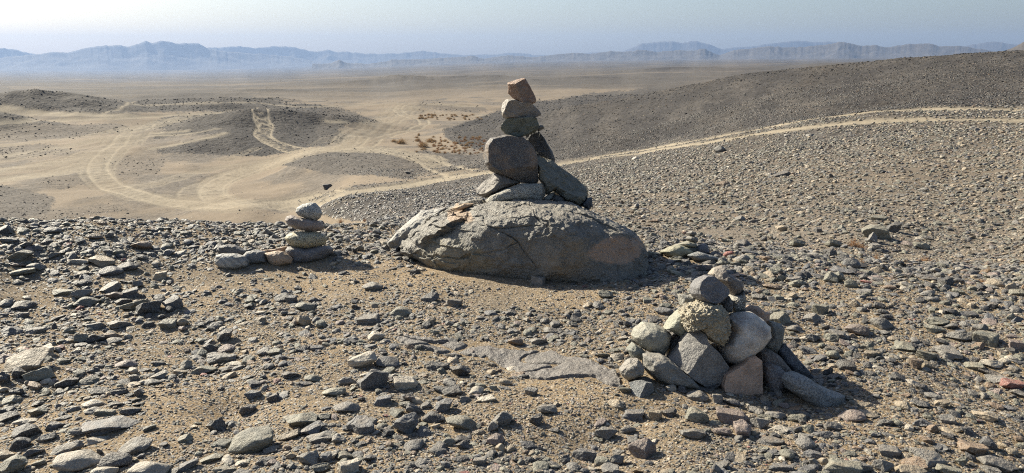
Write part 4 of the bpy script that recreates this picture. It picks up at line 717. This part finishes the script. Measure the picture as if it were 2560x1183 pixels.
for i in ORDER:
    px, py, w, h, c, sh, tilt, lb = ST[i]; x, y, z = gx[i], gy[i], gz[i]
    dist = y * CP - (z - EYE) * SP; a = math.atan2(EYE - z, math.hypot(x, y))
    ww = w * dist / FPX; dd = ww * (0.72 if sh != 's' else 0.62); hh = (h * dist / FPX - 0.55 * dd * math.sin(a)) / math.cos(a)
    hh = max(hh, ww * (0.36 if sh != 's' else 0.20)); o = bpy.data.objects.new('stone', PROTO[sh][int(r2.integers(len(PROTO[sh])))]); C.objects.link(o)
    yaw = math.atan2(-x, y) + (math.pi if r2.random() < .5 else 0) + r2.normal(0, .18)
    if tilt is None: tilt = r2.normal(0, 5)
    else: tilt = -tilt
    if h > w * 1.05: dd = ww
    o.rotation_euler = (Matrix.Rotation(math.atan2(-x, y), 3, 'Z') @ Matrix.Rotation(math.radians(tilt), 3, 'Y') @ Matrix.Rotation(r2.normal(0, .12), 3, 'X') @ Matrix.Rotation((math.pi if r2.random() < .5 else 0) + r2.normal(0, .15), 3, 'Z')).to_euler()
    o.scale = (ww * 0.50, dd * 0.50, hh * 0.54); o.location = (x, y, z + hh * 0.22)
    col = np.array(PAL[c]) * r2.uniform(.75, 1.1); o.color = (*col, 1)
    o['label'] = lb or SLAB_LABEL[i]; o['category'] = 'stone'; o['group'] = 'loose stones scattered over the ridge'
    OCC.append((x, y, ww * 0.42))
# ---- bedrock showing flush with the ground
sl = [(305, 398), (400, 380), (520, 388), (640, 425), (780, 403), (900, 425), (1000, 440), (1120, 452), (1240, 468), (1360, 500), (1480, 535), (1560, 560), (1620, 610), (1650, 690), (1560, 660), (1480, 625), (1330, 625), (1180, 648), (1120, 640), (1050, 600), (960, 585), (880, 540), (740, 500), (640, 505), (520, 470), (380, 440)]
a = np.array(sl, float); a = np.stack([860 + a[:, 0] / 2.352, 680 + a[:, 1] / 2.352], 1); sx, sy, sz = ground_hit(a[:, 0], a[:, 1]); SPOLY = np.stack([sx, sy], 1)
x0, x1, y0, y1 = sx.min() - .05, sx.max() + .05, sy.min() - .05, sy.max() + .05
nx, ny = 420, 260; X, Y = np.meshgrid(np.linspace(x0, x1, nx), np.linspace(y0, y1, ny)); X = X.ravel(); Y = Y.ravel()
dmin = np.full(X.shape, 9.0)
for p, q in zip(SPOLY, np.roll(SPOLY, -1, 0)):
    v = q - p; t = np.clip(((X - p[0]) * v[0] + (Y - p[1]) * v[1]) / (v @ v), 0, 1); dmin = np.minimum(dmin, np.hypot(X - p[0] - t * v[0], Y - p[1] - t * v[1]))
sd_ = np.where(in_poly(X, Y, SPOLY), dmin, -dmin) + 0.03 * fbm2(X / .12, Y / .12, 3, 401)
ZG = height(X, Y); up = sstep(-.005, .02, sd_)
cr = np.minimum(np.abs(fbm2(X / .5, Y / .35, 2, 403)), np.abs(fbm2(X / .9 + 4, Y / .5, 2, 407) + .15))
ZZ = ZG - .05 + up * (.065 + .008 * fbm2(X / .25, Y / .25, 3, 409) + .004 * fbm2(X / .04, Y / .05, 4, 405)) - .03 * np.exp(-(cr / .022) ** 2)
i = np.arange(ny - 1)[:, None] * nx + np.arange(nx - 1)[None, :]; F = np.stack([i, i + 1, i + 1 + nx, i + nx], -1).reshape(-1, 4)
F = F[(sd_[F] > -.03).any(1)]; use = np.unique(F); mp = np.zeros(len(X), int); mp[use] = np.arange(len(use))
o = obj('bedrock_slab', mesh_from('bedrock_slab', np.stack([X, Y, ZZ], 1)[use], mp[F], True), rock_mat('bedrock', speck=.3, dust=.12, bmp=1.2), label='flat purplish grey bedrock lying flush with the ground left of the right cairn', cat='bedrock'); o.color = (.108, .094, .084, 1)
# ---- everything smaller: loose stones nobody could count
def scatter(name, n, r0, r1, minang, smaxf, powr, dens, palf, seed, thr=(3.2, 7.5)):
    r = np.random.default_rng(seed); az = np.radians(r.uniform(-39, 39, n)); rho = np.exp(r.uniform(math.log(r0), math.log(r1), n)); x = np.sin(az) * rho; y = np.cos(az) * rho
    smin = np.maximum(.007, minang * rho); smax = smaxf(rho); q = 1 - powr; u = r.random(n)
    s = (smin ** q + u * (smax ** q - smin ** q)) ** (1 / q)
    z = height(x, y); keep = r.random(n) < dens(x, y, z, rho, s, smin)
    oc = np.array(OCC); 
    for ox, oy, rad in oc: keep &= ~(((x - ox) ** 2 + (y - oy) ** 2) < (rad * .9 + s * .25) ** 2)
    keep &= ~(in_poly(x, y, SPOLY) & (r.random(n) < (.93 if name in ('rubble', 'grit') else 0)))
    x, y, z, rho, s, smin = (v[keep] for v in (x, y, z, rho, s, smin)); m = len(x)
    col = palf(x, y, z, rho, s, r)
    fl = r.uniform(.16, .72, m); asp = r.uniform(.5, 1.0, m); sc3 = np.stack([s * .5, s * .5 * asp, s * .5 * fl * np.sqrt(asp)], 1)
    th = r.uniform(0, 2 * math.pi, m); tx = r.normal(0, .16, m) + np.where(r.random(m) < .08, r.normal(0, .7, m), 0); ty = r.normal(0, .16, m)
    gxn = (height(x + .1, y) - z) / .1; gyn = (height(x, y + .1) - z) / .1; sl_ = rho > 9
    ct, st_ = np.cos(th), np.sin(th); cx, sx_ = np.cos(tx), np.sin(tx); cy, sy_ = np.cos(ty), np.sin(ty); R = np.zeros((m, 3, 3))
    Rz = np.zeros((m, 3, 3)); Rz[:, 0, 0] = ct; Rz[:, 0, 1] = -st_; Rz[:, 1, 0] = st_; Rz[:, 1, 1] = ct; Rz[:, 2, 2] = 1
    Rx = np.zeros((m, 3, 3)); Rx[:, 0, 0] = 1; Rx[:, 1, 1] = cx; Rx[:, 1, 2] = -sx_; Rx[:, 2, 1] = sx_; Rx[:, 2, 2] = cx
    Ry = np.zeros((m, 3, 3)); Ry[:, 1, 1] = 1; Ry[:, 0, 0] = cy; Ry[:, 0, 2] = sy_; Ry[:, 2, 0] = -sy_; Ry[:, 2, 2] = cy
    R = Ry @ Rx @ Rz; rel = s / smin; lod = np.where(rel > thr[1], 2, np.where(rel > thr[0], 1, 0)); VV = []; FF = []; CC = []; off = 0
    for L_ in (0, 1, 2):
        for k in range(14):
            V, F = rand_stone(L_, r, 26 if k % 4 else 9, 9, (0, .06, .09)[L_], seed=k, nf=1.8); I = np.where((lod == L_) & (np.arange(m) % 14 == k))[0]
            if not len(I): continue
            P = np.einsum('mij,mvj->mvi', R[I], V[None] * sc3[I][:, None, :]); P[..., 2] += gxn[I][:, None] * P[..., 0] + gyn[I][:, None] * P[..., 1]
            P += np.stack([x[I], y[I], z[I] + sc3[I][:, 2] * .35], 1)[:, None, :]; nv = len(V)
            VV.append(P.reshape(-1, 3)); FF.append((F[None] + (np.arange(len(I)) * nv)[:, None, None] + off).reshape(-1, 3)); off += len(I) * nv; CC.append(np.repeat(col[I], nv, 0))
    V = np.concatenate(VV); F = np.concatenate(FF); print(name, m, 'stones', len(F), 'tris')
    return obj(name, mesh_from(name, V, F, False, {'col': np.concatenate(CC)}), M_SCREE if name == 'scree' else M_SCAT, kind='stuff')
BARE = [(700, 665, 170, 32, .5), (1250, 750, 330, 55, .45), (600, 835, 130, 22, .5), (370, 885, 110, 26, .8), (540, 1000, 110, 34, .7), (1420, 1010, 90, 50, .8), (1290, 1120, 200, 45, .55), (2400, 945, 110, 26, .8), (90, 735, 110, 18, .6), (690, 1130, 90, 40, .35), (1700, 1130, 110, 30, .7), (560, 700, 120, 22, .4), (2250, 1000, 70, 30, .5),
        (1980, 638, 130, 16, .9), (2200, 650, 90, 18, .7), (1830, 585, 110, 14, .6), (2300, 630, 60, 12, .5), (620, 780, 90, 20, .4), (1100, 705, 200, 26, .4), (2150, 960, 60, 30, .5), (1980, 560, 90, 10, .4), (1450, 1150, 80, 30, .3)]
def dens_near(x, y, z, rho, s, smin):
    px, py = project(x, y, z); b = np.zeros_like(x)
    for cx, cy, rx, ry, st in BARE: b = np.maximum(b, st * np.exp(-((px - cx) / rx) ** 2 - ((py - cy) / ry) ** 2))
    n = fbm2(x / .55, y / .55, 3, 501); plate = 1 - sstep(8.2, 9.5, rho)
    big = np.clip(s / .05, 0.35, 1.3)
    dn = 0.80 + .55 * n + .40 * fbm2(x / 1.5, y / 1.1, 2, 502); band = np.exp(-((py - 610) / 60) ** 2); dn = dn + .3 * band
    dm = 0.80 + .30 * fbm2(x / 1.5, y / 1.5, 3, 505) + .22 * fbm2(x / 6, y / 2.2, 3, 506); d = dn * plate + dm * (1 - plate)
    g, _ = gravel_mask(x, y, z); w = sstep(8, 10, rho); d = d * (1 - w + w * np.clip(g * 1.1 + .03, 0, 1))
    road = ROADF(x, y, rho)
    return np.clip(d - b * big, 0.02, 1) * (1 - .97 * road) * (1 - .4 * sstep(34, 40, rho))
def ROADF(x, y, rho):
    t, _ = track_field(x, y); return np.clip(t * 1.05, 0, 1) * (rho > 12)
PN = list('gnbdtpwor'); PA = np.array([PAL[k] for k in PN])
def pick(r, m, w): w = np.array(w, float); return PA[r.choice(len(PN), m, p=w / w.sum())]
def pal_near(x, y, z, rho, s, r):
    m = len(x); c = pick(r, m, (26, 20, 14, 15, 9, 4, 4, 6, .3)); c2 = pick(r, m, (18, 16, 6, 6, 24, 7, 9, 14, .5)); small = r.random(m) < np.clip(.7 - s / .05, .05, .6)
    c = np.where(small[:, None], c2, c); c3 = pick(r, m, (22, 34, 6, 9, 22, 2, 5, 6, 0)); mid = (rho > 9) & (x > 1); c = np.where(mid[:, None], c3 * .77, c); px, py = project(x, y, z)
    dk = (rho > 10) & (x < 1); c4 = pick(r, m, (34, 8, 16, 34, 6, 4, 1, 6, 0)); c = np.where(dk[:, None], c4, c)
    c = np.where((rho < 8.5)[:, None], c * .86, c)
    _, dkk = gravel_mask(x, y, z); c5 = pick(r, m, (24, 2, 8, 50, 4, 5, .5, 14, 0)); c = np.where((dkk > 1.05)[:, None], c5 * .40, c)
    return np.clip(c * r.uniform(.72, 1.32, m)[:, None], .02, .8)
scatter('rubble', 390000, 1.5, 62, .0018, lambda q: np.where(q < 9, .080, np.where(q < 26, .075 + q * .0028, np.where(q < 34, .13, .10))), 2.7, dens_near, pal_near, 601)
def dens_band(x, y, z, rho, s, smin):
    px, py = project(x, y, z); n = fbm2(x / .5, y / .4, 3, 521); left = np.exp(-((py - 605) / 45) ** 2) * (px < 1100); right = np.exp(-((py - (640 + .05 * (px - 1600))) / 42) ** 2) * (px > 1580)
    low = .22 * np.exp(-((px - 380) / 260) ** 2 - ((py - 730) / 60) ** 2) + .2 * (px > 2150) * np.exp(-((py - 820) / 90) ** 2)
    return np.clip((np.maximum(left, right) + low) * (.75 + .5 * n), 0, 1)
def pal_band(x, y, z, rho, s, r):
    m = len(x); c = pick(r, m, (28, 20, 16, 26, 4, 2, 2, 3, .3)); return np.clip(c * .92 * r.uniform(.7, 1.3, m)[:, None], .02, .8)
scatter('slab_litter', 32000, 3.8, 8.0, .0038, lambda q: .105 + 0 * q, 2.3, dens_band, pal_band, 613, (1.2, 2.6))
def dens_grit(x, y, z, rho, s, smin): return np.clip(.75 + .35 * fbm2(x / .4, y / .4, 3, 531), 0, 1)
def pal_grit(x, y, z, rho, s, r):
    m = len(x); c = pick(r, m, (18, 12, 7, 8, 30, 7, 9, 12, .3)); return np.clip(c * r.uniform(.7, 1.3, m)[:, None], .02, .8)
scatter('grit', 130000, 1.7, 8.6, .0012, lambda q: .02 + 0 * q, 2.6, dens_grit, pal_grit, 617, (99, 100))
def dens_far(x, y, z, rho, s, smin):
    g, _ = gravel_mask(x, y, z); t = ROADF(x, y, rho); return np.clip((g * .6 + .01) * (0.7 + .5 * fbm2(x / 6, y / 6, 3, 511)), 0, 1) * (1 - .95 * np.clip(t * 1.3, 0, 1))
def pal_far(x, y, z, rho, s, r):
    m = len(x); c = pick(r, m, (30, 6, 10, 44, 5, 4, .5, 8, 0)); return np.clip(c * .5 * r.uniform(.6, 1.2, m)[:, None], .02, .8)
scatter('scree', 110000, 48, 240, .0011, lambda q: q * .0032, 3.0, dens_far, pal_far, 607, (99, 100))
# ---- dry desert shrubs
def blob_mat(name, c1, c2):
    m, nt, b = new_mat(name); P = N(nt, 'ShaderNodeNewGeometry').outputs['Position']; nt.links.new(mixc(nt, ramp(nt, tex_noise(nt, P, 20, 2), .35, .65), c1, c2), b.inputs['Base Color']); b.inputs['Roughness'].default_value = .9; return m
M_TW = blob_mat('dry_twigs', (.33, .22, .12), (.50, .37, .21)); M_TR = blob_mat('rusty_twigs', (.26, .13, .06), (.42, .25, .12))
def shrub_mesh(seed, n=300):
    r = np.random.default_rng(seed); V = []; F = []
    for k in range(n):
        a = r.uniform(0, 2 * math.pi); e = r.uniform(.15, 1.5); L_ = r.uniform(.6, 1.05); p = np.array([r.normal(0, .16), r.normal(0, .16), 0]); d = np.array([math.cos(a) * math.cos(e), math.sin(a) * math.cos(e), math.sin(e)])
        for sgm in range(3):
            q = p + d * L_ / 3; wdt = .024 * (1 - sgm * .25); s1 = np.cross(d, [0, 0, 1.0]); s1 /= np.linalg.norm(s1) + 1e-6; s2 = np.cross(d, s1); b = len(V)
            V += [p + s1 * wdt, p - .5 * s1 * wdt + s2 * wdt, p - .5 * s1 * wdt - s2 * wdt, q]; F += [(b, b + 1, b + 3), (b + 1, b + 2, b + 3), (b + 2, b, b + 3)]
            p = q; d = d + r.normal(0, .35, 3); d /= np.linalg.norm(d)
    return mesh_from('dry_shrub', np.array(V), np.array(F))
SM = [shrub_mesh(700 + k) for k in range(4)]; SR = [shrub_mesh(710 + k, 110) for k in range(3)]
for m_ in SM: m_.materials.append(M_TW)
for m_ in SR: m_.materials.append(M_TR)
rp = np.random.default_rng(21)
PL = [(1003, 354, 34, 15, 'bushy straw coloured shrub at the left of the sandy hollow behind the tall cairn', 0), (1058, 362, 34, 16, 'round straw coloured shrub low in the sandy hollow behind the tall cairn', 0), (1076, 350, 26, 11, 'straw coloured shrub in the middle of the sandy hollow behind the tall cairn', 0), (1045, 350, 16, 9, 'small shrub between the bushy and the round straw coloured ones', 0), (985, 352, 18, 8, 'low dark shrub leftmost in the sandy hollow', 0), (1047, 336, 8, 8, 'tiny upright shrub at the top of the sandy hollow', 0),
      (2133, 606, 44, 22, 'rusty dry shrub beside the big pale split rock', 1), (2152, 614, 26, 14, 'small rusty shrub right at the foot of the big pale split rock', 1), (2190, 642, 22, 18, 'rusty upright tuft in the gully below the big pale split rock', 1), (2312, 648, 38, 18, 'rusty shrub among stones on the right side of the gully', 1), (2154, 655, 20, 22, 'rusty tuft right behind the pale bluish rock', 1), (2455, 700, 34, 14, 'dull rusty tuft low on the right beside the gully', 1), (2470, 675, 16, 22, 'yellowish thin tuft on the right beyond the gully', 0), (2245, 676, 14, 10, 'tiny rusty tuft just below the gully', 1), (2360, 694, 20, 8, 'flat rusty tuft at the plateau rim on the right', 1),
      (852, 552, 20, 12, 'rusty tuft on the sand behind the small left cairn', 1), (912, 550, 14, 10, 'rusty tuft on the sand left of the huge boulder', 1), (1840, 540, 20, 7, 'thin rusty tuft on the stony field right of the boulder', 1), (1880, 470, 24, 6, 'faint rusty tuft higher on the stony field', 1)]
for k in range(120): PL.append((rp.uniform(1040, 1212), rp.uniform(342, 384), rp.uniform(6, 14), rp.uniform(4, 7), 'one of many tiny brown shrubs dotting the sandy hollow behind the tall cairn', k % 2))
for k in range(44): PL.append((rp.uniform(1035, 1205), rp.uniform(286, 299), rp.uniform(5, 14), rp.uniform(3, 6), 'one of the small brown shrubs in a row across the far sandy wash', 0))
G = np.array([[p[0], p[1] + p[3] * .4] for p in PL]); gx, gy, gz = ground_hit(G[:, 0], G[:, 1])
for i, p in enumerate(PL):
    dist = gy[i] * CP - (gz[i] - EYE) * SP; pool = SR if p[5] else SM; o = bpy.data.objects.new('dry_shrub', pool[int(rp.integers(len(pool)))]); C.objects.link(o)
    s = p[2] * dist / FPX * .62; o.scale = (s, s, p[3] * dist / FPX * 1.15); o.rotation_euler = (0, 0, rp.uniform(0, 6.28)); o.location = (gx[i], gy[i], gz[i] - .01)
    o['label'] = p[4]; o['category'] = 'shrub'
    if i >= 19: o['group'] = 'tiny shrubs in the sandy hollow' if i < 139 else 'shrubs across the far wash'
# ------------------------------------------------------------------ haze over the whole land
hz, nt, b = new_mat('desert_haze'); nt.nodes.remove(b); pv = N(nt, 'ShaderNodeVolumePrincipled')
pv.inputs['Color'].default_value = (0.29, 0.41, 0.66, 1); pv.inputs['Density'].default_value = HAZE; pv.inputs['Anisotropy'].default_value = 0.25
nt.links.new(pv.outputs[0], nt.nodes['Material Output'].inputs['Volume'])
s = 12200; z0, z1 = -260, 330
V = [(x, y, z) for z in (z0, z1) for y in (-s, s) for x in (-s, s)]
F = [(0, 2, 3, 1), (4, 5, 7, 6), (0, 1, 5, 4), (2, 6, 7, 3), (0, 4, 6, 2), (1, 3, 7, 5)]
obj('haze', mesh_from('haze', np.array(V), np.array(F)), hz, kind='stuff')
